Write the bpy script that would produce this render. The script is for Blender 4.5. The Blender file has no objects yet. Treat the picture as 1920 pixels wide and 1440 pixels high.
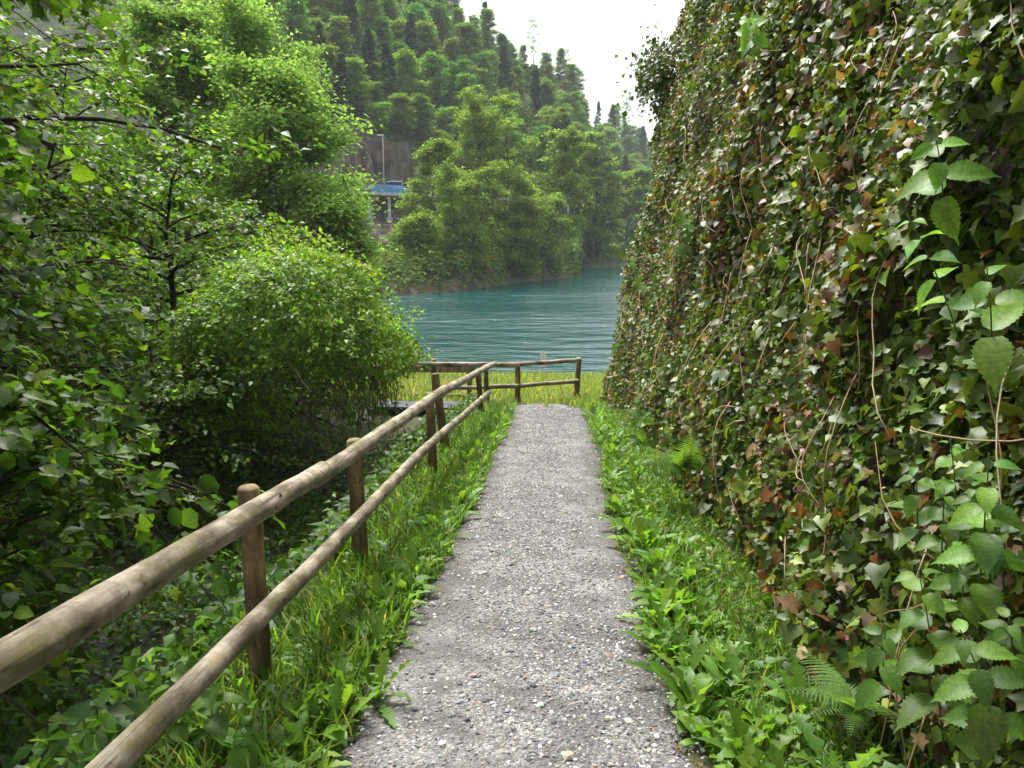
import bpy, math
import numpy as np
from mathutils import Vector, Matrix

SC = bpy.context.scene
COL = SC.collection
R = math.radians

# ------------------------------------------------------------------ camera, sky, sun, exposure
FPX, HOR = 1500.0, 455.0
PITCH = math.atan((720 - HOR) / FPX)
YAW = math.atan(85 / 1500.0)
EYE = np.array([0.0, 0.0, 1.62])
cd = bpy.data.cameras.new('camera')
cam = bpy.data.objects.new('camera', cd)
COL.objects.link(cam)
cd.sensor_width = 36.0
cd.lens = 36.0 * FPX / 1920.0
cd.clip_start = 0.05
cd.clip_end = 6000
cam.location = EYE
cam.rotation_euler = (R(90) - PITCH, 0, YAW)
SC.camera = cam

SUN_EL, SUN_AZ = R(60), R(-28)         # azimuth clockwise from +Y (high, ahead and a little to the left)
w = bpy.data.worlds.new('World')
SC.world = w
w.use_nodes = True
nt = w.node_tree
bg = nt.nodes['Background']
sky = nt.nodes.new('ShaderNodeTexSky')
sky.sky_type = 'NISHITA'
sky.sun_disc = False
sky.sun_elevation = SUN_EL
sky.sun_rotation = SUN_AZ
sky.dust_density = 6.0
sky.air_density = 1.2
sky.ozone_density = 1.0
hs = nt.nodes.new('ShaderNodeHueSaturation')      # thin bright cloud: almost colourless daylight
hs.inputs['Saturation'].default_value = 0.07
nt.links.new(sky.outputs[0], hs.inputs['Color'])
nt.links.new(hs.outputs[0], bg.inputs['Color'])
bg.inputs['Strength'].default_value = 0.09

sl = bpy.data.lights.new('sun', 'SUN')
sl.energy = 1.5
sl.angle = R(16)
sl.color = (1.0, 0.96, 0.9)
so = bpy.data.objects.new('sun', sl)
COL.objects.link(so)
sd = Vector((math.cos(SUN_EL) * math.sin(SUN_AZ), math.cos(SUN_EL) * math.cos(SUN_AZ), math.sin(SUN_EL)))
so.rotation_euler = sd.to_track_quat('Z', 'Y').to_euler()
so.location = sd * 100

SC.view_settings.view_transform = 'Standard'
SC.view_settings.look = 'None'
SC.view_settings.gamma = 1.0
SC.view_settings.use_curve_mapping = False
SC.view_settings.exposure = 1.95
cy = SC.cycles
cy.max_bounces = 7
cy.diffuse_bounces = 3
cy.glossy_bounces = 2
cy.transmission_bounces = 4
cy.transparent_max_bounces = 4
cy.volume_bounces = 1
cy.use_denoising = True
cy.sample_clamp_indirect = 4.0

# ------------------------------------------------------------------ helpers
rng = np.random.default_rng(11)


def ray(px, py):
    d = np.array([(px - 960) / FPX, 1.0, -(py - 720) / FPX])
    c, s = math.cos(-PITCH), math.sin(-PITCH)
    d = np.array([d[0], d[1] * c - d[2] * s, d[1] * s + d[2] * c])
    c, s = math.cos(YAW), math.sin(YAW)
    return np.array([d[0] * c - d[1] * s, d[0] * s + d[1] * c, d[2]])


def at(px, py, y):
    d = ray(px, py)
    return EYE + d * y / d[1]


def project(P):
    """pixel position (1920 wide) and distance of world points"""
    P = np.asarray(P, float) - EYE
    c, s = math.cos(-YAW), math.sin(-YAW)
    x = P[:, 0] * c - P[:, 1] * s
    y = P[:, 0] * s + P[:, 1] * c
    c, s = math.cos(PITCH), math.sin(PITCH)
    yy = y * c - P[:, 2] * s
    zz = y * s + P[:, 2] * c
    yy = np.where(yy < 0.05, 1e-6, yy)
    return 960 + FPX * x / yy, 720 - FPX * zz / yy, yy


def sstep(a, b, x):
    t = np.clip((x - a) / (b - a), 0, 1)
    return t * t * (3 - 2 * t)


_ph = np.random.default_rng(5).uniform(0, 6.28, (8, 6, 3))
_dr = np.random.default_rng(6).normal(size=(8, 6, 3))


def noise(x, y, z, k=0, sc=1.0):
    """smooth pseudo noise about -1..1 from a few sine products"""
    o = 0
    for i in range(6):
        d = _dr[k, i] * sc * (1 + 0.35 * i)
        o = o + np.sin(x * d[0] + y * d[1] + z * d[2] + _ph[k, i, 0] + 1.3 * np.sin(y * d[2] * .7 + x * d[1] * .5 + _ph[k, i, 1])) / (1 + .35 * i)
    return o / 3.2


def unit(v):
    return v / np.maximum(np.linalg.norm(v, axis=-1, keepdims=True), 1e-9)


def frames(nrm, dr):
    z = unit(nrm)
    y = dr - (dr * z).sum(-1, keepdims=True) * z
    y = unit(y)
    x = np.cross(y, z)
    return np.stack([x, y, z], axis=-1)


def mesh_np(name, V, F, tint=None, mats=None, mi=None, flat=False):
    """F: (n,k) array of faces, or list of such arrays"""
    me = bpy.data.meshes.new(name)
    V = np.ascontiguousarray(V, dtype=np.float32)
    Fs = F if isinstance(F, list) else [F]
    Fs = [np.asarray(f, dtype=np.int32) for f in Fs if len(f)]
    me.vertices.add(len(V))
    me.vertices.foreach_set('co', V.ravel())
    loops = np.concatenate([f.ravel() for f in Fs])
    tot = np.concatenate([np.full(len(f), f.shape[1], np.int32) for f in Fs])
    st = np.concatenate([[0], np.cumsum(tot)[:-1]]).astype(np.int32)
    me.loops.add(len(loops))
    me.loops.foreach_set('vertex_index', loops)
    me.polygons.add(len(tot))
    me.polygons.foreach_set('loop_start', st)
    me.polygons.foreach_set('loop_total', tot)
    if mi is not None:
        me.polygons.foreach_set('material_index', np.asarray(mi, np.int32))
    me.update(calc_edges=True)
    if tint is not None:
        a = me.attributes.new('tint', 'FLOAT_COLOR', 'POINT')
        c = np.ones((len(V), 4), np.float32)
        c[:, :3] = tint
        a.data.foreach_set('color', c.ravel())
    for m in (mats if isinstance(mats, (list, tuple)) else [mats]):
        if m is not None:
            me.materials.append(m)
    if flat:
        me.shade_flat()
    return me


def link(name, me, parent=None, label=None, cat=None, group=None, kind=None):
    o = bpy.data.objects.new(name, me)
    COL.objects.link(o)
    if parent is not None:
        o.parent = parent
    tag(o, label, cat, group, kind)
    return o


def tag(o, label=None, cat=None, group=None, kind=None):
    if label: o['label'] = label
    if cat: o['category'] = cat
    if group: o['group'] = group
    if kind: o['kind'] = kind
    return o


def thing(name, loc, label, cat, group=None, rz=0.0):
    o = bpy.data.objects.new(name, None)
    o.empty_display_size = .1
    COL.objects.link(o)
    o.location = loc
    o.rotation_euler = (0, 0, rz)
    return tag(o, label, cat, group)


class MB:
    """collects vertices and faces with an optional colour per piece"""
    def __init__(self):
        self.V, self.F3, self.F4, self.T, self.n = [], [], [], [], 0

    def add(self, V, F3=None, F4=None, tint=(1, 1, 1)):
        V = np.asarray(V, float)
        if F3 is not None and len(F3): self.F3.append(np.asarray(F3) + self.n)
        if F4 is not None and len(F4): self.F4.append(np.asarray(F4) + self.n)
        self.V.append(V)
        t = np.asarray(tint, float)
        self.T.append(np.broadcast_to(t, (len(V), 3)))
        self.n += len(V)

    def tube(self, P, r, k=6, tint=(1, 1, 1), cap=True):
        P = np.asarray(P, float)
        n = len(P)
        r = np.broadcast_to(np.asarray(r, float), (n,))
        T = unit(np.gradient(P, axis=0))
        ref = np.array([0, 0, 1.0]) if abs(T[:, 2]).mean() < .8 else np.array([1.0, 0, 0])
        A = unit(np.cross(T, ref))
        B = np.cross(T, A)
        a = np.arange(k) * 2 * np.pi / k
        V = P[:, None] + r[:, None, None] * (np.cos(a)[None, :, None] * A[:, None] + np.sin(a)[None, :, None] * B[:, None])
        i = np.arange(n - 1)[:, None] * k
        j = np.arange(k)[None]
        F = np.stack([i + j, i + (j + 1) % k, i + k + (j + 1) % k, i + k + j], -1).reshape(-1, 4)
        V = V.reshape(-1, 3)
        F3 = None
        if cap:
            V = np.concatenate([V, P[[0]], P[[-1]]])
            jj = np.arange(k)
            c0, c1 = n * k, n * k + 1
            F3 = np.concatenate([np.stack([jj, np.full(k, c0), (jj + 1) % k], -1),
                                 np.stack([(n - 1) * k + (jj + 1) % k, np.full(k, c1), (n - 1) * k + jj], -1)])
        self.add(V, F3, F, tint)

    def box(self, c, s, rot=None, tint=(1, 1, 1)):
        v = np.array([[x, y, z] for x in (-.5, .5) for y in (-.5, .5) for z in (-.5, .5)]) * np.asarray(s, float)
        if rot is not None: v = v @ np.asarray(rot).T
        self.add(v + np.asarray(c, float), None, [[0, 1, 3, 2], [4, 6, 7, 5], [0, 4, 5, 1], [2, 3, 7, 6], [0, 2, 6, 4], [1, 5, 7, 3]], tint)

    def mesh(self, name, mats, flat=False):
        F = []
        if self.F3: F.append(np.concatenate(self.F3))
        if self.F4: F.append(np.concatenate(self.F4))
        return mesh_np(name, np.concatenate(self.V), F, np.concatenate(self.T), mats, flat=flat)


# ------------------------------------------------------------------ materials
def mat(name):
    m = bpy.data.materials.new(name)
    m.use_nodes = True
    n = m.node_tree
    return m, n, n.nodes['Principled BSDF'], n.nodes['Material Output']


def nd(n, t, **kw):
    x = n.nodes.new(t)
    for k, v in kw.items():
        if k in x.inputs: x.inputs[k].default_value = v
        else: setattr(x, k, v)
    return x


def ramp(n, fac, stops):
    r = n.nodes.new('ShaderNodeValToRGB')
    e = r.color_ramp.elements
    e[0].position, e[0].color = stops[0][0], (*stops[0][1], 1)
    e[1].position, e[1].color = stops[-1][0], (*stops[-1][1], 1)
    for p, c in stops[1:-1]:
        q = e.new(p)
        q.color = (*c, 1)
    n.links.new(fac, r.inputs[0])
    return r.outputs[0]


def mixc(n, fac, a, b, mode='MIX'):
    x = n.nodes.new('ShaderNodeMix')
    x.data_type = 'RGBA'
    x.blend_type = mode
    for sck, v in ((0, fac), (6, a), (7, b)):
        if isinstance(v, (int, float)): x.inputs[sck].default_value = v
        elif isinstance(v, tuple): x.inputs[sck].default_value = (*v, 1)
        else: n.links.new(v, x.inputs[sck])
    return x.outputs[2]


def leaf_mat(name, rough=.42, trans=.35, spec=.5, tgain=(1.5, 1.6, .7)):
    m, n, p, out = mat(name)
    at_ = nd(n, 'ShaderNodeAttribute', attribute_name='tint')
    oi = n.nodes.new('ShaderNodeObjectInfo')
    c = mixc(n, 1.0, at_.outputs['Color'], oi.outputs['Color'], 'MULTIPLY')
    tc = n.nodes.new('ShaderNodeTexCoord')
    nz = nd(n, 'ShaderNodeTexNoise', Scale=9.0, Detail=2.0)
    n.links.new(tc.outputs['Object'], nz.inputs['Vector'])
    var = ramp(n, nz.outputs['Fac'], [(.3, (.72, .74, .7)), (.7, (1.22, 1.2, 1.15))])
    c = mixc(n, 1.0, c, var, 'MULTIPLY')
    n.links.new(c, p.inputs['Base Color'])
    p.inputs['Roughness'].default_value = rough
    p.inputs['Specular IOR Level'].default_value = spec
    t = n.nodes.new('ShaderNodeBsdfTranslucent')
    n.links.new(mixc(n, 1.0, c, tgain, 'MULTIPLY'), t.inputs['Color'])
    mx = n.nodes.new('ShaderNodeMixShader')
    mx.inputs[0].default_value = trans
    n.links.new(p.outputs[0], mx.inputs[1])
    n.links.new(t.outputs[0], mx.inputs[2])
    n.links.new(mx.outputs[0], out.inputs['Surface'])
    return m


def tint_mat(name, rough=.8, nscale=14.0, lo=.6, hi=1.35, bump=.0, stretch=(1, 1, 1), spec=.3):
    """plain surface: colour per piece times a fine noise"""
    m, n, p, out = mat(name)
    at_ = nd(n, 'ShaderNodeAttribute', attribute_name='tint')
    oi = n.nodes.new('ShaderNodeObjectInfo')
    c = mixc(n, 1.0, at_.outputs['Color'], oi.outputs['Color'], 'MULTIPLY')
    tc = n.nodes.new('ShaderNodeTexCoord')
    mp = n.nodes.new('ShaderNodeMapping')
    mp.inputs['Scale'].default_value = stretch
    n.links.new(tc.outputs['Object'], mp.inputs[0])
    nz = nd(n, 'ShaderNodeTexNoise', Scale=nscale, Detail=5.0)
    n.links.new(mp.outputs[0], nz.inputs['Vector'])
    v = ramp(n, nz.outputs['Fac'], [(.25, (lo, lo, lo)), (.75, (hi, hi, hi))])
    n.links.new(mixc(n, 1.0, c, v, 'MULTIPLY'), p.inputs['Base Color'])
    p.inputs['Roughness'].default_value = rough
    p.inputs['Specular IOR Level'].default_value = spec
    if bump:
        b = nd(n, 'ShaderNodeBump', Strength=bump, Distance=.02)
        n.links.new(nz.outputs['Fac'], b.inputs['Height'])
        n.links.new(b.outputs[0], p.inputs['Normal'])
    return m


M = {}
M['leaf'] = leaf_mat('leaf', .45, .46, .28, (1.7, 1.75, .6))
M['leaf_soft'] = leaf_mat('leaf_soft', .7, .5, .06, (1.5, 1.6, .8))
M['ivy'] = leaf_mat('ivy_leaf', .42, .3, .27, (1.6, 1.6, .5))
M['bark'] = tint_mat('bark', .9, 20, .5, 1.4, .5, (1, 1, .25))
M['stone'] = tint_mat('stone', .75, 60, .7, 1.25, .15)
M['concrete'] = tint_mat('concrete', .85, 3, .8, 1.15)
M['metal'] = tint_mat('painted_metal', .5, 6, .85, 1.1)
M['stem'] = tint_mat('stem', .7, 30, .75, 1.2)


def wood_mat(name, post=False):
    m, n, p, out = mat(name)
    tc = n.nodes.new('ShaderNodeTexCoord')
    oi = n.nodes.new('ShaderNodeObjectInfo')
    off = nd(n, 'ShaderNodeVectorMath', operation='ADD')
    sc_ = nd(n, 'ShaderNodeVectorMath', operation='SCALE')
    cmb = n.nodes.new('ShaderNodeCombineXYZ')
    n.links.new(oi.outputs['Random'], cmb.inputs[0])
    n.links.new(oi.outputs['Random'], cmb.inputs[2])
    n.links.new(cmb.outputs[0], sc_.inputs[0])
    sc_.inputs['Scale'].default_value = 40
    n.links.new(tc.outputs['Object'], off.inputs[0])
    n.links.new(sc_.outputs[0], off.inputs[1])

    def noi(scale, st, detail=4.0, rough=.6):
        mp = n.nodes.new('ShaderNodeMapping')
        mp.inputs['Scale'].default_value = st
        n.links.new(off.outputs[0], mp.inputs[0])
        z = nd(n, 'ShaderNodeTexNoise', Scale=scale, Detail=detail, Roughness=rough)
        n.links.new(mp.outputs[0], z.inputs['Vector'])
        return z.outputs['Fac']
    g = noi(60, (1, 1, .05), 5)              # long grain
    big = noi(7, (1, 1, .5), 4)              # weathered patches
    alg = noi(9, (1, 1, .45), 5, .65)        # green algae
    rng_ = noi(20, (.5, .5, 1.6), 3)         # peeling scars across
    spot = noi(24, (1, 1, .8), 2)            # dark knots
    if post:
        c = ramp(n, big, [(.36, (.09, .062, .034)), (.5, (.2, .14, .07)), (.64, (.36, .25, .1))])
        c = mixc(n, ramp(n, rng_, [(.55, (0, 0, 0)), (.7, (.7, .7, .7))]), c, (.11, .045, .028))
    else:
        c = ramp(n, big, [(.36, (.10, .08, .05)), (.46, (.24, .2, .14)), (.58, (.4, .35, .275)), (.72, (.42, .31, .17))])
        c = mixc(n, ramp(n, rng_, [(.5, (0, 0, 0)), (.68, (.55, .55, .55))]), c, (.17, .125, .085))
        c = mixc(n, ramp(n, spot, [(.68, (0, 0, 0)), (.74, (.9, .9, .9))]), c, (.05, .035, .025))
    c = mixc(n, ramp(n, alg, [(.48, (0, 0, 0)), (.62, (.8, .8, .8))]), c, (.115, .11, .03) if not post else (.10, .075, .03))
    crk = noi(16, (1, 1, .035), 2, .5)        # long drying cracks
    c = mixc(n, ramp(n, crk, [(.488, (0, 0, 0)), (.5, (.85, .85, .85)), (.512, (0, 0, 0))]), c, (.035, .026, .018))
    gr = ramp(n, g, [(.32, (.45, .43, .4)), (.42, (.95, .95, .95)), (.7, (1.12, 1.12, 1.12))])
    c = mixc(n, .8, c, gr, 'MULTIPLY')
    n.links.new(c, p.inputs['Base Color'])
    p.inputs['Roughness'].default_value = .72
    p.inputs['Specular IOR Level'].default_value = .35
    b = nd(n, 'ShaderNodeBump', Strength=.5, Distance=.004)
    n.links.new(g, b.inputs['Height'])
    b2 = nd(n, 'ShaderNodeBump', Strength=.35, Distance=.01)
    n.links.new(rng_, b2.inputs['Height'])
    n.links.new(b.outputs[0], b2.inputs['Normal'])
    n.links.new(b2.outputs[0], p.inputs['Normal'])
    return m


M['rail'] = wood_mat('weathered_rail_wood')
M['post'] = wood_mat('post_wood', True)


def ground_mat():
    m, n, p, out = mat('soil')
    tc = n.nodes.new('ShaderNodeTexCoord')
    a = nd(n, 'ShaderNodeTexNoise', Scale=2.2, Detail=6.0)
    b = nd(n, 'ShaderNodeTexNoise', Scale=45.0, Detail=5.0)
    for x in (a, b): n.links.new(tc.outputs['Object'], x.inputs['Vector'])
    c = ramp(n, b.outputs['Fac'], [(.3, (.016, .012, .008)), (.6, (.05, .036, .024)), (.8, (.11, .085, .058))])
    c = mixc(n, ramp(n, a.outputs['Fac'], [(.4, (0, 0, 0)), (.62, (.7, .7, .7))]), c, (.055, .075, .02))
    n.links.new(c, p.inputs['Base Color'])
    p.inputs['Roughness'].default_value = .95
    bm = nd(n, 'ShaderNodeBump', Strength=.8, Distance=.03)
    n.links.new(b.outputs['Fac'], bm.inputs['Height'])
    n.links.new(bm.outputs[0], p.inputs['Normal'])
    return m


def gravel_mat():
    m, n, p, out = mat('gravel_bed')
    tc = n.nodes.new('ShaderNodeTexCoord')
    v1 = nd(n, 'ShaderNodeTexVoronoi', Scale=75.0)
    v2 = nd(n, 'ShaderNodeTexVoronoi', Scale=150.0)
    a = nd(n, 'ShaderNodeTexNoise', Scale=1.6, Detail=5.0)
    for x in (v1, v2, a): n.links.new(tc.outputs['Object'], x.inputs['Vector'])
    sp = n.nodes.new('ShaderNodeSeparateColor')
    n.links.new(v1.outputs['Color'], sp.inputs[0])
    c = ramp(n, sp.outputs[0], [(0, (.085, .082, .084)), (.5, (.18, .178, .18)), (.8, (.29, .285, .28)), (1, (.45, .44, .42))])
    c = mixc(n, ramp(n, sp.outputs[1], [(.85, (0, 0, 0)), (.95, (.6, .6, .6))]), c, (.3, .22, .15))
    sp2 = n.nodes.new('ShaderNodeSeparateColor')
    n.links.new(v2.outputs['Color'], sp2.inputs[0])
    c2 = ramp(n, sp2.outputs[0], [(0, (.07, .066, .066)), (.6, (.16, .155, .155)), (1, (.32, .31, .3))])
    c = mixc(n, ramp(n, a.outputs['Fac'], [(.4, (.15, .15, .15)), (.65, (.8, .8, .8))]), c, c2)
    c = mixc(n, 1.0, c, ramp(n, a.outputs['Fac'], [(.3, (.8, .79, .78)), (.7, (1.2, 1.2, 1.2))]), 'MULTIPLY')
    g0 = nd(n, 'ShaderNodeTexNoise', Scale=3.5, Detail=6.0)
    n.links.new(tc.outputs['Object'], g0.inputs['Vector'])
    c = mixc(n, ramp(n, g0.outputs['Fac'], [(.42, (0, 0, 0)), (.6, (.75, .75, .75))]), c, (.075, .068, .066))
    dm = nd(n, 'ShaderNodeAttribute', attribute_name='tint')      # trodden-in dirt along the margins
    c = mixc(n, mixc(n, 1.0, dm.outputs['Color'], (.75, .75, .75), 'MULTIPLY'), c, (.06, .053, .047))
    n.links.new(c, p.inputs['Base Color'])
    p.inputs['Roughness'].default_value = .85
    b1 = nd(n, 'ShaderNodeBump', Strength=.9, Distance=.012, invert=True)
    n.links.new(v1.outputs['Distance'], b1.inputs['Height'])
    n.links.new(b1.outputs[0], p.inputs['Normal'])
    return m


def hill_mat():
    m, n, p, out = mat('hill_ground')
    tc = n.nodes.new('ShaderNodeTexCoord')
    ge = n.nodes.new('ShaderNodeNewGeometry')
    a = nd(n, 'ShaderNodeTexNoise', Scale=.16, Detail=6.0)
    b = nd(n, 'ShaderNodeTexNoise', Scale=.9, Detail=7.0, Roughness=.7)
    mp = n.nodes.new('ShaderNodeMapping')
    mp.inputs['Scale'].default_value = (1, 1, .35)
    n.links.new(tc.outputs['Object'], mp.inputs[0])
    v = nd(n, 'ShaderNodeTexNoise', Scale=.8, Detail=8.0, Roughness=.75)
    n.links.new(mp.outputs[0], v.inputs['Vector'])
    for x in (a, b): n.links.new(tc.outputs['Object'], x.inputs['Vector'])
    grn = ramp(n, b.outputs['Fac'], [(.3, (.02, .035, .012)), (.6, (.055, .085, .025)), (.75, (.10, .085, .045))])
    rock = ramp(n, v.outputs['Fac'], [(.36, (.03, .02, .016)), (.46, (.11, .068, .048)), (.56, (.2, .145, .11)), (.68, (.42, .38, .34))])
    rock = mixc(n, ramp(n, a.outputs['Fac'], [(.45, (0, 0, 0)), (.6, (.7, .7, .7))]), rock, (.15, .15, .15))
    s = n.nodes.new('ShaderNodeSeparateXYZ')
    n.links.new(ge.outputs['Normal'], s.inputs[0])
    at_ = nd(n, 'ShaderNodeAttribute', attribute_name='tint')
    sr = n.nodes.new('ShaderNodeSeparateColor')
    n.links.new(at_.outputs['Color'], sr.inputs[0])
    n.links.new(mixc(n, sr.outputs[0], grn, rock), p.inputs['Base Color'])
    p.inputs['Roughness'].default_value = .95
    bm = nd(n, 'ShaderNodeBump', Strength=1.0, Distance=1.2)
    n.links.new(v.outputs['Fac'], bm.inputs['Height'])
    n.links.new(bm.outputs[0], p.inputs['Normal'])
    return m


def water_mat():
    m, n, p, out = mat('lake_water')
    tc = n.nodes.new('ShaderNodeTexCoord')

    def wav(scale, st, det):
        mp = n.nodes.new('ShaderNodeMapping')
        mp.inputs['Scale'].default_value = st
        mp.inputs['Rotation'].default_value = (0, 0, R(12))
        n.links.new(tc.outputs['Object'], mp.inputs[0])
        z = nd(n, 'ShaderNodeTexNoise', Scale=scale, Detail=det, Roughness=.55)
        n.links.new(mp.outputs[0], z.inputs['Vector'])
        return z.outputs['Fac']
    a = wav(1.0, (.55, 1.3, 1), 4.0)
    b = wav(5.0, (.6, 1.2, 1), 3.0)
    cw = wav(.5, (.6, 1.2, 1), 4.0)
    rf = wav(.03, (1, 1.6, 1), 2.0)
    mul = nd(n, 'ShaderNodeMath', operation='MULTIPLY')
    n.links.new(cw, mul.inputs[0])
    n.links.new(ramp(n, rf, [(.35, (.25, .25, .25)), (.65, (1, 1, 1))]), mul.inputs[1])
    p.inputs['Base Color'].default_value = (.0003, .046, .047, 1)
    p.inputs['Roughness'].default_value = .1
    p.inputs['IOR'].default_value = 1.33
    p.inputs['Specular IOR Level'].default_value = .5
    b1 = nd(n, 'ShaderNodeBump', Strength=1.0, Distance=.1)
    b0 = nd(n, 'ShaderNodeBump', Strength=1.0, Distance=.6)
    n.links.new(mul.outputs[0], b0.inputs['Height'])
    n.links.new(b0.outputs[0], b1.inputs['Normal'])
    n.links.new(a, b1.inputs['Height'])
    b2 = nd(n, 'ShaderNodeBump', Strength=.9, Distance=.035)
    n.links.new(b, b2.inputs['Height'])
    n.links.new(b1.outputs[0], b2.inputs['Normal'])
    n.links.new(b2.outputs[0], p.inputs['Normal'])
    return m


M['soil'] = ground_mat()
M['gravel'] = gravel_mat()
M['hill'] = hill_mat()
M['water'] = water_mat()


# ------------------------------------------------------------------ leaf templates (base at origin, along +y, facing +z)
def fan(outline, fold=.25, droop=.25, c=(0, .38)):
    """outline: right half from base to tip as (x, y); mirrored and fanned from a centre"""
    o = [(x, y) for x, y in outline]
    left = [(-x, y) for x, y in reversed(o) if x > 1e-6]
    pts = np.array(o + left)
    allp = np.vstack([[c], pts])
    z = fold * np.abs(allp[:, 0]) - droop * allp[:, 1] ** 2
    V = np.column_stack([allp, z])
    k = len(pts)
    i = np.arange(k)
    return V, np.stack([np.zeros(k, int), 1 + i, 1 + (i + 1) % k], -1)


IVY = fan([(0, .04), (.28, -.1), (.46, .12), (.3, .32), (.52, .5), (.2, .66), (0, 1.0)], .22, .2)
IVY2 = fan([(0, .02), (.36, -.06), (.5, .28), (.2, .72), (0, 1.0)], .3, .3)
IVYLO = fan([(0, 0), (.42, .05), (.42, .5), (0, 1.0)], .25, .3)
MAPLE = fan([(0, 0), (.3, -.08), (.56, .04), (.36, .24), (.62, .5), (.27, .52), (0, 1.0)], .2, .25, (0, .3))
OVATE = fan([(0, 0), (.2, .1), (.33, .32), (.27, .6), (.12, .84), (0, 1.0)], .3, .3)
OVLO = fan([(0, 0), (.34, .42), (0, 1.0)], .3, .3)
ROUND = fan([(0, 0), (.36, .12), (.42, .55), (.16, .9), (0, 1.0)], .2, .3)
LANCE = fan([(0, 0), (.13, .2), (.16, .45), (.09, .75), (0, 1.0)], .3, .35)
_ser = []
for _k in range(11):
    _t = _k / 10.5
    _wd = .36 * (math.sin(math.pi * min(1, _t * .92 + .1)) ** .75) * (1.15 - .45 * _t)
    _ser += [(_wd * .84, _t), (_wd, _t + .03)]


def strip_leaf(ed, fold=.3, droop=.3):
    e = np.array(ed, float)
    m_ = len(e)
    mid = np.column_stack([0 * e[:, 0], e[:, 1], -droop * e[:, 1] ** 2])
    rt = np.column_stack([e[:, 0], e[:, 1], fold * e[:, 0] - droop * e[:, 1] ** 2])
    lf = rt * np.array([-1, 1, 1])
    V = np.concatenate([mid, rt, lf])
    i = np.arange(m_ - 1)
    F = np.concatenate([np.stack([i, i + m_, i + m_ + 1], -1), np.stack([i, i + m_ + 1, i + 1], -1), np.stack([i, i + 1, i + 2 * m_ + 1], -1), np.stack([i, i + 2 * m_ + 1, i + 2 * m_], -1)])
    return V, F


NETTLE = strip_leaf([(.02, 0)] + _ser[1:] + [(.005, 1.1)], .3, .3)
QUAD = (np.array([[-.5, 0, 0], [.5, 0, 0], [.5, 1, -.12], [-.5, 1, -.12]]), np.array([[0, 1, 2], [0, 2, 3]]))
DIAM = (np.array([[0, 0, 0], [.42, .45, .1], [0, 1, -.15], [-.42, .45, .1]]), np.array([[0, 1, 2], [0, 2, 3]]))


def scatter_arrays(tms, P, Rm, S, C, idx=None):
    n = len(P)
    if idx is None: idx = rng.integers(0, len(tms), n)
    Vs, Fs, Ts, off = [], [], [], 0
    S = np.asarray(S, float)
    if S.ndim == 1: S = np.repeat(S[:, None], 3, 1)
    for t, (tv, tf) in enumerate(tms):
        s = np.where(idx == t)[0]
        if not len(s): continue
        loc = tv[None] * S[s][:, None, :]
        V = np.einsum('nij,nkj->nki', Rm[s], loc) + P[s][:, None, :]
        k = len(tv)
        F = tf[None] + (np.arange(len(s)) * k)[:, None, None] + off
        Vs.append(V.reshape(-1, 3)); Fs.append(F.reshape(-1, tf.shape[1]))
        Ts.append(np.repeat(C[s], k, 0) * (1 + .16 * rng.uniform(-1, 1, (len(s) * k, 1))))
        off += len(s) * k
    return np.concatenate(Vs), np.concatenate(Fs), np.concatenate(Ts)


def scatter(name, tms, P, Rm, S, C, m, parent=None, kind='stuff', label=None, cat=None, idx=None):
    V, F, T = scatter_arrays(tms, P, Rm, S, C, idx)
    if parent is not None:
        V = V - np.array(parent.location)
    return link(name, mesh_np(name, V, F, T, m), parent, label, cat, None, kind)


_leafmesh = {}


def leaf_mesh(key, tm, m):
    if key not in _leafmesh:
        _leafmesh[key] = mesh_np(key, tm[0], tm[1], np.ones((len(tm[0]), 3)) * (1 + .16 * rng.uniform(-1, 1, (len(tm[0]), 1))), m)
    return _leafmesh[key]


def place(o, P, Rm, s, parent):
    X = np.eye(4)
    X[:3, :3] = Rm * s
    X[:3, 3] = P - np.array(parent.location)
    o.matrix_local = Matrix(X.tolist())


def scatter_with_leaves(thing_o, tms, keys, P, Rm, S, C, m, nhero=300, massname='leaf_mass', maxdist=9.0):
    """the leaves that show largest become parts of their own, the rest one mass"""
    px, py, d = project(P)
    vis = (px > -20) & (px < 1940) & (py > -20) & (py < 1460) & (d > .8) & (d < maxdist)
    score = np.where(vis, S / np.maximum(d, .1), 0)
    h = np.argsort(-score)[:nhero]
    h = h[score[h] > 0]
    idx = rng.integers(0, len(tms), len(P))
    for i in h:
        k = idx[i]
        o = link('leaf', leaf_mesh(keys[k], tms[k], m), thing_o)
        place(o, P[i], Rm[i], float(S[i]), thing_o)
        o.color = (*[float(x) for x in C[i]], 1)
    keep = np.ones(len(P), bool)
    keep[h] = False
    scatter(massname, tms, P[keep], Rm[keep], S[keep], C[keep], m, thing_o, 'stuff', idx=idx[keep])


def pick(cols, wts, n, jit=.18):
    cols = np.array(cols, float)
    wts = np.array(wts, float)
    i = rng.choice(len(cols), n, p=wts / wts.sum())
    return cols[i] * np.exp(rng.normal(0, jit, (n, 1))) * np.exp(rng.normal(0, jit * .35, (n, 3)))


# ------------------------------------------------------------------ ground
WATER = -3.6


def path_z(y):
    return np.where(y < 15, -.1 * y, -1.5 - .125 * (y - 15))


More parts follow.
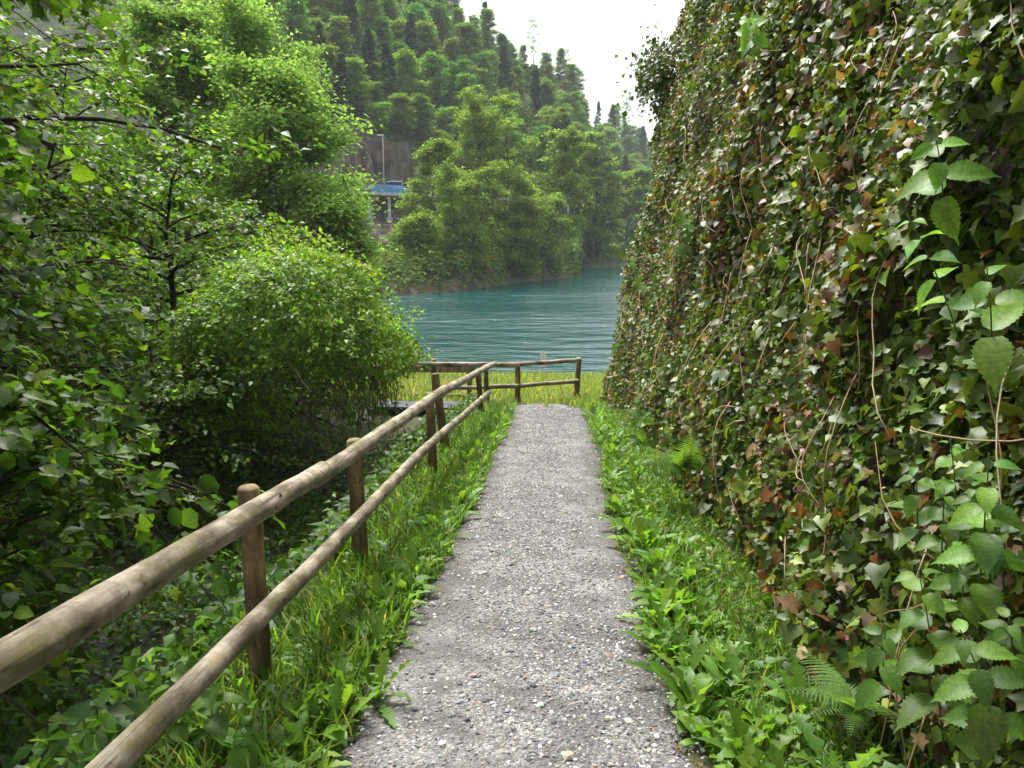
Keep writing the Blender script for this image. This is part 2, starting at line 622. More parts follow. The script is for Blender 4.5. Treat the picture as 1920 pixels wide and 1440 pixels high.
def gz(x, y):
    x = np.asarray(x, float); y = np.asarray(y, float)
    z = path_z(np.clip(y, -20, 60))
    near = 1 - sstep(10.5, 15.5, y)
    gul = -1.25 * sstep(-1.45, -2.9, x)
    rise = 3.6 * sstep(-4.0, -9.0, x)
    z = z + near * (gul + rise)
    bank = sstep(-6.5, -13, x) * sstep(15, 30, y) * (1 - sstep(40, 50, y) * (1 - sstep(-30, -50, x)))
    z = z + bank * (2.6 + .08 * np.clip(y - 15, 0, 40))
    z = z + .05 * noise(x, y, 0 * x, 0, 1.1) * sstep(1.0, 1.6, np.abs(x + .13)) + .012 * noise(x, y, 0 * x, 1, 5)
    return np.maximum(z, -7.5)


gx = np.concatenate([np.linspace(-120, -14, 30), np.linspace(-13.5, -2.6, 56), np.linspace(-2.5, 1.6, 70), np.linspace(1.8, 60, 50)])
gy = np.concatenate([np.linspace(-40, -3.2, 14), np.linspace(-3, 16, 120), np.linspace(16.3, 75, 60)])
X, Y = np.meshgrid(gx, gy)
Z = gz(X, Y)


def grid_faces(nr, nc):
    i = np.arange(nr - 1)[:, None] * nc
    j = np.arange(nc - 1)[None]
    return np.stack([i + j, i + j + 1, i + nc + j + 1, i + nc + j], -1).reshape(-1, 4)


link('ground', mesh_np('ground', np.stack([X, Y, Z], -1).reshape(-1, 3), grid_faces(len(gy), len(gx)), None, M['soil']), kind='structure')

# gravel path: a sheet a little above the soil with ragged edges
py_ = np.linspace(-3, 16.0, 240)
edge_l = -.78 + .1 * noise(py_, 0 * py_, 0 * py_, 2, 1.7) + .04 * noise(py_, 0 * py_, 0 * py_, 3, 6) + .03 * noise(py_, 0 * py_, 0 * py_, 6, 15)
edge_r = .50 + .09 * noise(py_, 0 * py_ + 4, 0 * py_, 4, 1.9) + .04 * noise(py_, 0 * py_, 0 * py_ + 3, 5, 6) + .03 * noise(py_, 0 * py_, 0 * py_, 7, 15)
t_end = sstep(14.6, 16.0, py_)
edge_l = edge_l * (1 - t_end) + (-.75 + .12 * np.sin(py_ * 9)) * t_end
edge_r = edge_r * (1 - t_end) + (.05 + .15 * np.sin(py_ * 7)) * t_end
uu = np.linspace(0, 1, 26)
PX = edge_l[:, None] + (edge_r - edge_l)[:, None] * uu[None]
PY = np.repeat(py_[:, None], 26, 1)


def path_top(x, y):
    return gz(x, y) + .016 + .014 * (1 - np.clip(np.abs(x + .15) / .65, 0, 1) ** 2)


PZ = path_top(PX, PY)
PZ[:, 0] -= .02; PZ[:, -1] -= .02
dirt = np.clip(1 - np.minimum(uu, 1 - uu) / .2, 0, 1)[None] * np.ones((240, 1)) + .35 * noise(PX, PY, 0 * PX, 3, 2.2)
path = link('gravel_path', mesh_np('gravel_path', np.stack([PX, PY, PZ], -1).reshape(-1, 3), grid_faces(240, 26), np.repeat(np.clip(dirt, 0, 1).reshape(-1, 1), 3, 1), M['gravel']), kind='structure')

# stones
phi = (1 + 5 ** .5) / 2
ico = unit(np.array([[-1, phi, 0], [1, phi, 0], [-1, -phi, 0], [1, -phi, 0], [0, -1, phi], [0, 1, phi], [0, -1, -phi], [0, 1, -phi], [phi, 0, -1], [phi, 0, 1], [-phi, 0, -1], [-phi, 0, 1]]))
icoF = np.array([[0, 11, 5], [0, 5, 1], [0, 1, 7], [0, 7, 10], [0, 10, 11], [1, 5, 9], [5, 11, 4], [11, 10, 2], [10, 7, 6], [7, 1, 8], [3, 9, 4], [3, 4, 2], [3, 2, 6], [3, 6, 8], [3, 8, 9], [4, 9, 5], [2, 4, 11], [6, 2, 10], [8, 6, 7], [9, 8, 1]])
octv = np.array([[1, 0, 0], [0, 1, 0], [-1, 0, 0], [0, -1, 0], [0, 0, 1], [0, 0, -1.0]])
octF = np.array([[0, 1, 4], [1, 2, 4], [2, 3, 4], [3, 0, 4], [1, 0, 5], [2, 1, 5], [3, 2, 5], [0, 3, 5]])
STONES = []
for k in range(7):
    v = ico * (1 + rng.normal(0, .17, (12, 1))) * np.array([1, .62 + .3 * rng.random(), .36 + .22 * rng.random()])
    STONES.append((v * .5, icoF))
PEBS = [((octv * (1 + rng.normal(0, .22, (6, 1)))) * np.array([.5, .36, .26]), octF) for k in range(6)]


def stone_cols(n):
    return pick([(.09, .09, .094), (.155, .155, .16), (.23, .225, .222), (.34, .335, .32), (.2, .165, .135), (.26, .205, .155), (.46, .45, .43)], [2.6, 3, 2.6, 1.3, .4, .15, .35], n, .13) * 1.3


def on_path(n, y0, y1, powr=1.0):
    y = y0 + (y1 - y0) * rng.random(n) ** powr
    el, er = np.interp(y, py_, edge_l), np.interp(y, py_, edge_r)
    u = rng.random(n)
    x = el - .07 + (er - el + .14) * u
    return x, y


def stone_rot(n):
    a = rng.uniform(0, 6.28, n)
    d = np.column_stack([np.cos(a), np.sin(a), np.zeros(n)])
    nn = np.column_stack([rng.normal(0, .22, n), rng.normal(0, .22, n), np.ones(n)])
    return frames(nn, d)


x, y = on_path(340, 2.0, 6.5, 1.3)
S = .022 + .026 * rng.random(340) ** 2.4
P = np.column_stack([x, y, path_top(x, y) + S * .12])
Rm = stone_rot(340); C = stone_cols(340) * 1.05
for i in range(300):
    k = int(rng.integers(0, len(STONES)))
    o = link('stone', leaf_mesh('stone_%d' % k, STONES[k], M['stone']), path)
    o.data.shade_flat() if i < 7 else None
    place(o, P[i], Rm[i], float(S[i]), path)
    o.color = (*[float(q) for q in C[i]], 1)
for k_ in list(_leafmesh):
    if k_.startswith('stone_'): _leafmesh[k_].shade_flat()
# a few named larger stones as in the photograph
for (px, pyy, s, c) in ((985, 1302, .05, (.17, .17, .165)), (1115, 1135, .04, (.13, .135, .145)), (1160, 1168, .036, (.36, .27, .19)), (1140, 1362, .045, (.5, .46, .38)), (1178, 1364, .04, (.5, .47, .4)), (1065, 1437, .06, (.42, .36, .27)), (985, 1283, .03, (.3, .21, .16)), (1080, 1260, .032, (.33, .27, .2)), (1140, 1240, .034, (.3, .2, .15))):
    d = ray(px, pyy); tt = EYE[2] / (-.1 * d[1] - d[2]); q = EYE + d * tt
    k = int(rng.integers(0, len(STONES)))
    o = link('stone', leaf_mesh('stone_%d' % k, STONES[k], M['stone']), path)
    q[2] = path_top(q[0], q[1]) + s * .15
    place(o, q, stone_rot(1)[0], s, path)
    o.color = (*c, 1)
GV, GF, GT = [], [], []
n = 30000
x, y = on_path(n, 1.6, 7.5, 1.35)
dens = noise(x * 1.0, y * .6, 0 * x, 6, 1.6) + .8 * np.cos((x + .13) * 4.5)
keep = dens > rng.uniform(-1.0, 1.2, n)
x, y = x[keep], y[keep]; n = len(x)
S = .006 + .02 * rng.random(n) ** 2.4
P = np.column_stack([x, y, path_top(x, y) + S * .1])
big_ = S > .0125
a = scatter_arrays(STONES, P[big_], stone_rot(big_.sum()), S[big_], stone_cols(big_.sum()))
a2 = scatter_arrays(PEBS, P[~big_], stone_rot((~big_).sum()), S[~big_] * 1.15, stone_cols((~big_).sum()))
n = 30000
x, y = on_path(n, 1.8, 15.0, 1.3)
keep = noise(x * 1.0, y * .6, 0 * x, 6, 1.6) + .9 * np.cos((x + .13) * 4.5) > rng.uniform(-1.3, .9, n)
x, y = x[keep], y[keep]; n = len(x)
S = .006 + .012 * rng.random(n) ** 1.5 + .001 * y
P = np.column_stack([x, y, path_top(x, y) + S * .1])
b = scatter_arrays(PEBS, P, stone_rot(n), S, stone_cols(n))
me = mesh_np('gravel', np.concatenate([a[0], b[0], a2[0]]), np.concatenate([a[1], b[1] + len(a[0]), a2[1] + len(a[0]) + len(b[0])]), np.concatenate([a[2], b[2], a2[2]]), M['stone'], flat=True)
link('gravel', me, path, kind='stuff')

# lake: a fine sheet in view, wide enough to reach the horizon
link('lake', mesh_np('lake', [[-600, 24, WATER], [900, 24, WATER], [900, 1100, WATER], [-600, 1100, WATER]], np.array([[0, 1, 2, 3]]), None, M['water']), kind='structure')

# ------------------------------------------------------------------ far hillside (shore to ridge)
CTRL = np.array([  # shore x, y   ridge x, y, z
    (-110, -10, -260, 90, 92), (-70, 30, -200, 140, 90), (-35, 62, -120, 185, 86), (-20, 76, -70, 212, 78), (-14.7, 83, -42, 232, 69),
    (-10.3, 88, -28, 241, 62), (-5.9, 103, -14, 250, 55), (2, 123, 0, 265, 52), (4, 150, 6, 285, 48), (5, 178, 10, 305, 45),
    (17, 212, 24, 350, 46), (40, 290, 45, 420, 50), (75, 400, 80, 540, 58), (120, 550, 130, 700, 70), (190, 800, 220, 950, 80)], float)
ROADLINE = np.array([(-80, 88), (-38, 124), (-30.9, 130), (-22, 137), (3, 160), (12, 190), (24, 230), (48, 305), (84, 418), (130, 565), (200, 815)], float)
ROADZ = 9.6
NS, NF = 260, 110
ts = np.linspace(0, len(CTRL) - 1, NS)
CT = np.column_stack([np.interp(ts, np.arange(len(CTRL)), CTRL[:, k]) for k in range(5)])
ff = np.sort(np.concatenate([np.linspace(-.04, 1, 70), np.linspace(.18, .48, 40)]))
FR = np.zeros(NS)
for i in range(NS):      # fraction of each station where the road line passes
    A, B = CT[i, :2], CT[i, 2:4]
    best = .25
    for (p0, p1) in zip(ROADLINE[:-1], ROADLINE[1:]):
        Mx = np.array([B - A, -(p1 - p0)]).T
        if abs(np.linalg.det(Mx)) < 1e-6: continue
        u, v = np.linalg.solve(Mx, p0 - A)
        if -.01 <= v <= 1.01 and 0 < u < .8: best = u; break
    FR[i] = best
FR = np.convolve(np.pad(FR, 4, mode='edge'), np.ones(9) / 9, 'valid')
HX, HY, HZ, HR = (np.zeros((NS, NF)) for _ in range(4))
for i in range(NS):
    A, B, zr = CT[i, :2], CT[i, 2:4], CT[i, 4]
    L = np.linalg.norm(B - A)
    fr, u = FR[i], 1.0 / L
    ch = 4.0 + 6.5 * math.exp(-((ts[i] - 3.3) / 1.1) ** 2)          # cut rock face above the road
    kf = [-.04, 0, 3 * u, fr - 9 * u, fr - 2 * u, fr + 2.4 * u, fr + 3.2 * u, fr + 5.5 * u, fr + 7.6 * u, fr + 10 * u, fr + 10 * u + .45 * (1 - fr), 1.0]
    sl_ = (zr - ROADZ - ch)
    kz = [-7, WATER - .4, WATER + 2.2, ROADZ - 8.5, ROADZ - 5.0, ROADZ - 4.3, ROADZ - 1.0, ROADZ - .8, ROADZ - .1, ROADZ + ch, ROADZ + ch + .5 * sl_, zr]
    if 6.2 < ts[i] < 9.5:      # pale crag below the ridge
        b_ = math.sin((ts[i] - 6.2) / 3.3 * math.pi)
        kf = kf[:-2] + [.80, .80 + .10, 1.0]
        kz = kz[:-2] + [ROADZ + ch + sl_ * .62, ROADZ + ch + sl_ * (.72 + .2 * b_), zr]
    f = ff
    HX[i], HY[i] = A[0] + (B[0] - A[0]) * f, A[1] + (B[1] - A[1]) * f
    HZ[i] = np.interp(f, kf, kz)
    cut = .25 + .75 * math.exp(-((ts[i] - 3.3) / .75) ** 2)
    HR[i] = cut * sstep(fr - 11 * u, fr - 8 * u, f) * (1 - sstep(fr + 10 * u, fr + 12 * u, f))
    if 6.2 < ts[i] < 9.5:
        HR[i] = np.maximum(HR[i], sstep(.76, .8, f) * (1 - sstep(.9, .95, f)))
    HR[i] = np.maximum(HR[i], .8 * (1 - sstep(1.5 * u, 3 * u, f)))
rock_n = noise(HX, HY, HZ, 6, .5) * .8 + noise(HX, HY, HZ, 7, 1.4) * .5
amp = .5 + .9 * HR
onroad = np.exp(-((ff[None] - FR[:, None]) * 150 / 4.0) ** 2)
amp = amp * (1 - .9 * onroad) * sstep(0, .02, ff)[None]
rock_n = rock_n + .55 * noise(HX, HY, HZ, 5, 3.0) * HR
HZ = HZ + amp * rock_n * 1.3 + 2.2 * noise(HX * .05, HY * .05, 0 * HX, 3, 1.0) * sstep(.5, .8, ff)[None]
HX = HX + amp * (noise(HX, HY, HZ, 2, .6) * .8 + .6 * HR * noise(HX, HY, HZ, 1, 2.2))
HY = HY - amp * HR * (.9 * noise(HX, HY, HZ, 0, 1.1) + .5 * noise(HX, HY, HZ, 7, 3.1))
HR = np.clip(HR * (1.0 + .5 * noise(HX, HY, HZ, 4, .3)), 0, 1)
# behind the ridge the hill falls away again
bx = HX[:, -1:] - 60; by = HY[:, -1:] + 60; bz = HZ[:, -1:] - 25
HXX, HYY, HZZ = np.hstack([HX, bx]), np.hstack([HY, by]), np.hstack([HZ, bz])
HT = np.repeat(np.hstack([HR, 0 * bx]).reshape(-1, 1), 3, 1)
link('hillside', mesh_np('hillside', np.stack([HXX, HYY, HZZ], -1).reshape(-1, 3), grid_faces(NS, NF + 1)[:, ::-1], HT, M['hill']), kind='structure')


def hill_point(t, f):
    i = np.clip(t / (len(CTRL) - 1) * (NS - 1), 0, NS - 1)
    j = np.interp(f, ff, np.arange(NF))
    i0 = np.clip(np.floor(i).astype(int), 0, NS - 2); j0 = np.clip(np.floor(j).astype(int), 0, NF - 2)
    a, b = i - i0, j - j0
    o = []
    for G in (HX, HY, HZ, HR):
        o.append((G[i0, j0] * (1 - b) + G[i0, j0 + 1] * b) * (1 - a) + (G[i0 + 1, j0] * (1 - b) + G[i0 + 1, j0 + 1] * b) * a)
    return o


# ------------------------------------------------------------------ fences
def pole(name, p0, p1, r0, r1, m, parent, k=14, n=14, wob=.006, chamfer=True, square=0.0):
    """round timber with its own local z axis along the pole, uneven girth, chamfered ends"""
    p0, p1 = np.asarray(p0, float), np.asarray(p1, float)
    L = np.linalg.norm(p1 - p0)
    zs = np.linspace(0, L, n)
    rr = r0 + (r1 - r0) * zs / L + rng.normal(0, wob * .35, n)
    if chamfer:
        zs = np.concatenate([[0], zs, [L]]); zs[1] = .012; zs[-2] = L - .012
        rr = np.concatenate([[rr[0] * .78], rr, [rr[-1] * .78]])
    bx_, by_ = np.cumsum(rng.normal(0, wob * .5, len(zs))), np.cumsum(rng.normal(0, wob * .5, len(zs)))
    bx_ -= np.linspace(bx_[0], bx_[-1], len(zs)); by_ -= np.linspace(by_[0], by_[-1], len(zs))
    a = np.arange(k) * 2 * np.pi / k
    fac = 1 + rng.normal(0, .02, k)
    if square: fac = fac * (1 + square * np.abs(np.sin(2 * a)))
    V = np.stack([bx_[:, None] + rr[:, None] * fac * np.cos(a), by_[:, None] + rr[:, None] * fac * np.sin(a), np.repeat(zs[:, None], k, 1)], -1).reshape(-1, 3)
    nn = len(zs)
    i = np.arange(nn - 1)[:, None] * k; j = np.arange(k)[None]
    F = np.stack([i + j, i + (j + 1) % k, i + k + (j + 1) % k, i + k + j], -1).reshape(-1, 4)
    V = np.concatenate([V, [[bx_[0], by_[0], 0], [bx_[-1], by_[-1], L]]])
    jj = np.arange(k)
    F3 = np.concatenate([np.stack([(jj + 1) % k, jj, np.full(k, nn * k)], -1), np.stack([(nn - 1) * k + jj, (nn - 1) * k + (jj + 1) % k, np.full(k, nn * k + 1)], -1)])
    me = mesh_np(name, V, [F, F3], None, m)
    o = link(name, me, parent)
    q = Vector((p1 - p0).tolist()).to_track_quat('Z', 'Y')
    loc = p0 - (np.array(parent.location) if parent is not None else 0)
    o.matrix_local = Matrix.Translation(Vector(loc.tolist())) @ q.to_matrix().to_4x4()
    return o


def pathground(px, py):
    d = ray(px, py); t = EYE[2] / (-.1 * d[1] - d[2]); return EYE + d * t


fence = thing('wooden_fence', (-1.2, 2.8, -.28), 'weathered round-rail wooden fence running down the left side of the gravel path', 'fence')
for (b, t, r) in (((500, 1365), (468, 909), .052), ((680, 1100), (645, 842), .055), ((812, 895), (795, 748), .048), ((836, 850), (816, 700), .056), ((903, 782), (896, 692), .052), ((913, 765), (911, 694), .05)):
    g = pathground(*b); tp = at(*t, g[1])
    if b[0] in (500, 680, 812):                    # posts stand behind the rails, seen from the path
        d_ = ray(*b); g = EYE + d_ * (-1.265 / d_[0])
        d_ = ray(*t); tp = EYE + d_ * (-1.285 / d_[0])
        tp[1] = g[1]
    dn = unit((g - tp)[None])[0]
    pole('post', g + dn * .35, tp, r * .98, r * .85, M['post'], fence, 14, 9, .004, True, .05)
pole('post', (-1.24, -.55, -.4), (-1.24, -.5, 1.02), .058, .052, M['post'], fence, 14, 9)


def railpt(y, h):
    return np.array([-1.15, y, -.1 * y + h])


for (y0, h0, y1, h1, r0, r1) in ((-1.6, .93, 3.78, .885, .052, .046), (3.62, .868, 8.15, .935, .045, .047), (8.0, .925, 13.05, .89, .047, .043),
                                 (-1.6, .46, 3.9, .468, .043, .04), (3.72, .458, 7.0, .515, .04, .041), (6.85, .51, 13.3, .445, .041, .042)):
    pole('rail', railpt(y0, h0), railpt(y1, h1), r0, r1, M['rail'], fence, 20, 30, .003)
pole('rail', (-1.2, 12.95, -.42), (-1.18, 15.1, -.66), .05, .047, M['rail'], fence, 16, 12)

for (yb, hu, hl) in ((2.98, .905, .462), (4.9, .88, .475), (8.45, .928, .498)):
    for hh, rr_ in ((hu, .05), (hl, .044)):
        q = railpt(yb, hh)
        for dz in (-.012, .018):
            mb = MB(); mb.tube([[0, 0, 0], [.006, 0, 0]], .009, 8, (.05, .04, .032))
            o = link('bolt', mb.mesh('bolt', M['metal']), fence)
            o.location = Vector((q + np.array([rr_ * .97, dz * 2, dz]) - np.array(fence.location)).tolist())

cross = thing('wooden_fence', (-.77, 15.6, -1.55), 'low round-rail fence crossing in front of the lake at the end of the path', 'fence')
pts = [(1086, 674, 17.3), (970, 684, 16.0), (812, 684, 15.5), (755, 684, 15.3)]
for (tp, b) in (((1086, 671, 17.3), (1079, 752, 17.3)), ((970, 679, 16.0), (970, 775, 16.0)), ((813, 674, 15.55), (815, 760, 15.55))):
    t_, b_ = at(*tp), at(*b)
    t_[1] += .07; b_[1] += .07
    pole('post', b_ - [0, 0, .25], t_, .06, .055, M['post'], cross, 12, 8)
for (a, b, r) in (((1089, 675, 17.25), (966, 684, 15.93), .05), ((975, 683.5, 15.95), (752, 683, 15.4), .05), ((1084, 714, 17.25), (966, 724, 15.93), .045), ((975, 724, 15.95), (848, 727, 15.75), .045)):
    pole('rail', at(*a), at(*b), r, r * .95, M['rail'], cross, 14, 14)

plank = thing('plank_fence', (-3, 17.3, -2), 'grey flat-board fence half hidden behind the rail fence near the beach', 'fence')
for zc in (691, 743):
    a, b = at(690, zc + 2, 17.4), at(893, zc, 17.4)
    mb = MB(); mb.box((0, 0, 0), (b[0] - a[0], .035, .14))
    o = link('board', mb.mesh('board', M['rail'], True), plank)
    o.location = Vector(((a + b) / 2 - np.array(plank.location)).tolist())
for px in (700, 880):
    p = at(px, 685, 17.46)
    pole('post', (p[0], 17.46, -2.6), p, .06, .055, M['post'], plank, 8, 6)

# culvert cover and notice sign
slab = thing('culvert_cover', (-2.6, 15.0, -1.75), 'dark grey slab of two panels lying low behind the wooden fence', 'slab')
a, b = at(700, 779, 14.6), at(862, 777, 14.6)
wd = (b[0] - a[0]) / 2
for k in (0, 1):
    mb = MB(); mb.box((0, 0, 0), (wd - .02, 1.25, .07), tint=(.07, .078, .09))
    o = link('panel', mb.mesh('panel', M['concrete'], True), slab)
    o.location = Vector((a[0] + wd * (k + .5) + 2.6, .2, a[2] + 1.82))
    o.rotation_euler = (R(-6), 0, 0)
mb = MB(); mb.box((0, 0, 0), (2 * wd + .1, .12, .32), tint=(.05, .04, .035))
o = link('edge_beam', mb.mesh('edge_beam', M['concrete'], True), slab)
o.location = Vector(((a[0] + b[0]) / 2 + 2.6, -.5, a[2] + 1.75 - .17))

sg = at(1018, 668, 23.5)
sign = thing('notice_sign', (sg[0], 23.5, float(gz(sg[0], 23.5))), 'small blank white sign on a thin stake at the lake edge', 'sign')
mb = MB(); mb.box((0, 0, 0), (.2, .012, .45), tint=(.8, .82, .82))
o = link('sign_panel', mb.mesh('sign_panel', M['metal'], True), sign)
o.location = (0, 0, float(sg[2] - sign.location.z - .1))
mb = MB(); mb.tube([[0, .02, -.3], [0, .02, .45 + (sg[2] - sign.location.z) - .45]], .012, 6, (.35, .36, .36))
link('stake', mb.mesh('stake', M['metal']), sign)


# ------------------------------------------------------------------ trees
def skeleton(H, r0, c0, nprim, env, elev, nsec, seclen, per, droop=.3, jit=.12, lean=(0, 0), stems=1, spread=.0, rs=None, upb=.1, limb=1.0):
    """wood tubes and leaf anchors of one tree, base at the origin"""
    g = rs or rng
    tubes, LP, LD = [], [], []
    for s in range(stems):
        az = g.uniform(0, 6.28) if stems > 1 else 0
        top = np.array([lean[0] + spread * math.cos(az + s * 2.4), lean[1] + spread * math.sin(az + s * 2.4), H * (1 if s == 0 else g.uniform(.75, 1))])
        n = 9
        t = np.linspace(0, 1, n)[:, None]
        tr = top * t * np.array([1, 1, 1]) + np.column_stack([np.cumsum(g.normal(0, .012 * H, n)), np.cumsum(g.normal(0, .012 * H, n)), np.zeros(n)]) * np.minimum(1, t * 3)
        tr[0, 2] = -.3
        rad = r0 * (1 - .93 * t[:, 0] ** .85) / (stems ** .5) + .004
        tubes.append((tr, rad, 8 if r0 > .06 else 6))
        ph = g.uniform(0, 6.28)
        for b in range(nprim):
            hf = c0 + (.985 - c0) * ((b + g.uniform(0, 1)) / nprim)
            p0 = np.array([np.interp(hf, t[:, 0], tr[:, q]) for q in range(3)])
            az = ph + b * 2.399 + g.normal(0, .35)
            L = env((hf - c0) / (1 - c0)) * g.uniform(.7, 1.15)
            e = elev(hf) + g.normal(0, .12)
            m_ = 6
            u = np.linspace(0, 1, m_)[:, None]
            dh = np.array([math.cos(az), math.sin(az), 0])
            br = p0 + L * (dh * math.cos(e) * u + np.array([0, 0, 1]) * (math.sin(e) * u - droop * u ** 2)) + np.cumsum(g.normal(0, .02 * L, (m_, 3)), 0) * u
            tubes.append((br, limb * (.012 * L + .06 * r0) * (1 - .85 * u[:, 0]) + .003, 5))
            for s_ in range(nsec):
                tt = g.uniform(.22, 1.0)
                q0 = np.array([np.interp(tt, u[:, 0], br[:, q]) for q in range(3)])
                tg = unit((br[-1] - br[0])[None])[0]
                sgn = 1 if s_ % 2 else -1
                an = sgn * g.uniform(.35, 1.2) * (1 if tt < .95 else .3)
                c, s2 = math.cos(an), math.sin(an)
                dv = np.array([tg[0] * c - tg[1] * s2, tg[0] * s2 + tg[1] * c, tg[2] + g.normal(upb, .25)])
                l2 = L * seclen * (1.1 - .55 * tt) * g.uniform(.6, 1.2)
                v = np.linspace(0, 1, 4)[:, None]
                tw = q0 + l2 * (dv * v - np.array([0, 0, 1]) * droop * .8 * v ** 2)
                tubes.append((tw, limb * (.006 * l2 + .002) * (1 - .7 * v[:, 0]) + .0015, 3))
                k = max(1, int(per * g.uniform(.6, 1.4)))
                w_ = g.uniform(.12, 1.05, k)
                LP.append(np.column_stack([np.interp(w_, v[:, 0], tw[:, q]) for q in range(3)]) + g.normal(0, jit, (k, 3)) * np.array([1, 1, .55]))
                LD.append(np.repeat((unit(dv[None])), k, 0))
    return tubes, np.concatenate(LP), np.concatenate(LD)


def leaf_frames(P, D, up=1.0, rnd=.5, out=.25, down=.35):
    n = len(P)
    nrm = np.array([0, 0, up]) + rng.normal(0, rnd, (n, 3)) + D * out
    d = D + rng.normal(0, .6, (n, 3)) - np.array([0, 0, down])
    return frames(nrm, d)


def wood_mesh(name, tubes, tint, minr=0.0):
    mb = MB()
    for P, r, k in tubes:
        if r.max() >= minr: mb.tube(P, r, k, tint, cap=False)
    return mb.mesh(name, M['bark'])


GREENS = {
    'bright': ([(.19, .3, .08), (.16, .265, .065), (.23, .34, .095), (.12, .21, .05)], [4, 3, 2, 2]),
    'bank': ([(.17, .25, .045), (.14, .22, .04), (.22, .29, .05), (.10, .17, .035)], [4, 3, 2, 2]),
    'mid': ([(.13, .225, .05), (.10, .185, .042), (.17, .265, .055), (.07, .135, .035)], [3, 3, 2, 1]),
    'dark': ([(.035, .07, .03), (.05, .09, .034), (.025, .05, .024)], [3, 2, 2]),
    'maple': ([(.06, .125, .02), (.08, .16, .024), (.11, .2, .026), (.17, .27, .03), (.04, .085, .018)], [3, 3, 2, 1.4, 1.6]),
    'bush': ([(.17, .29, .04), (.13, .24, .035), (.22, .33, .05), (.085, .165, .028)], [3, 3, 2, 2]),
}

TREE_ALT = (None,)


def broad(r, p=.6):
    return lambda h: r * (max(.0, math.sin(math.pi * min(1, .16 + .84 * h) ** .9)) ** p * .9 + .12)


def cone(r):
    return lambda h: r * (1.02 - h) + .15


# ---- prototypes for the trees of the far slope (one mesh each: wood and leaves)
def far_tree(name, H, nprim, env, elev, nsec, per, size, cols, tm, droop, c0=.15, jit=.3, seclen=.42, r0=.16, up=1.0, rnd=.55, stems=1, spread=0.0):
    tubes, P, D = skeleton(H, r0, c0, nprim, env, elev, nsec, seclen, per, droop, jit, stems=stems, spread=spread)
    Rm = leaf_frames(P, D, up, rnd)
    S = size * rng.uniform(.6, 1.35, len(P))
    V, F, T = scatter_arrays(tm, P, Rm, S, pick(*GREENS[cols], len(P), .2))
    mb = MB()
    for Pt, r, k in tubes:
        if r.max() > .03: mb.tube(Pt, r, min(k, 5), (.055, .045, .035), cap=False)
    wv = np.concatenate(mb.V); wf = np.concatenate(mb.F4)
    me = mesh_np(name, np.concatenate([wv, V]), [wf, F + len(wv)], np.concatenate([np.concatenate(mb.T), T]), [M['bark'], M['leaf_soft']], np.concatenate([np.zeros(len(wf), int), np.ones(len(F), int)]))
    return me


FAR = {
    'broad': [far_tree('slope_broadleaf', 11, 30, broad(3.5, .4), lambda h: .35 + .6 * h, 9, 36, .33, 'mid', [DIAM], .22, .1, .55),
              far_tree('slope_broadleaf', 9, 26, broad(3.2, .4), lambda h: .3 + .7 * h, 9, 36, .33, 'mid', [DIAM], .25, .06, .5),
              far_tree('slope_broadleaf', 12.5, 34, broad(2.7, .35), lambda h: .5 + .5 * h, 9, 32, .32, 'mid', [DIAM], .25, .1, .5),
              far_tree('slope_broadleaf', 7.5, 22, broad(3.2, .35), lambda h: .15 + .8 * h, 9, 36, .33, 'bank', [DIAM], .3, .04, .55),
              far_tree('slope_broadleaf', 10, 14, broad(2.6, .45), lambda h: .4 + .5 * h, 9, 26, .3, 'mid', [DIAM], .3, .1, .45, stems=3, spread=1.6)],
    'spruce': [far_tree('slope_spruce', 15, 64, cone(2.7), lambda h: -.12 + .3 * h, 7, 14, .5, 'dark', [LANCE], .35, .06, .2, .4),
               far_tree('slope_spruce', 12, 54, cone(2.2), lambda h: -.05 + .3 * h, 7, 13, .45, 'dark', [LANCE], .3, .05, .18, .4)],
    'sparse': [far_tree('ridge_tree', 13, 22, broad(2.8, .5), lambda h: .75, 6, 8, .34, 'mid', [DIAM], .15, .22, .4, .45, .14)],
}
placed = []


def far_place(kind, P, s, col, label, group, k=None, cat='tree'):
    ms = FAR[kind]
    me = ms[int(rng.integers(0, len(ms))) if k is None else k]
    o = link(me.name.split('.')[0], me, None, label, cat, group)
    o.location = Vector([float(q) for q in P])
    o.rotation_euler = (rng.normal(0, .03), rng.normal(0, .03), rng.uniform(0, 6.28))
    wd_s = 1.2 if kind == 'broad' else 1.0
    o.scale = (s * wd_s * rng.uniform(.85, 1.15), s * wd_s * rng.uniform(.85, 1.15), s)
    o.color = (*col, 1)
    return o


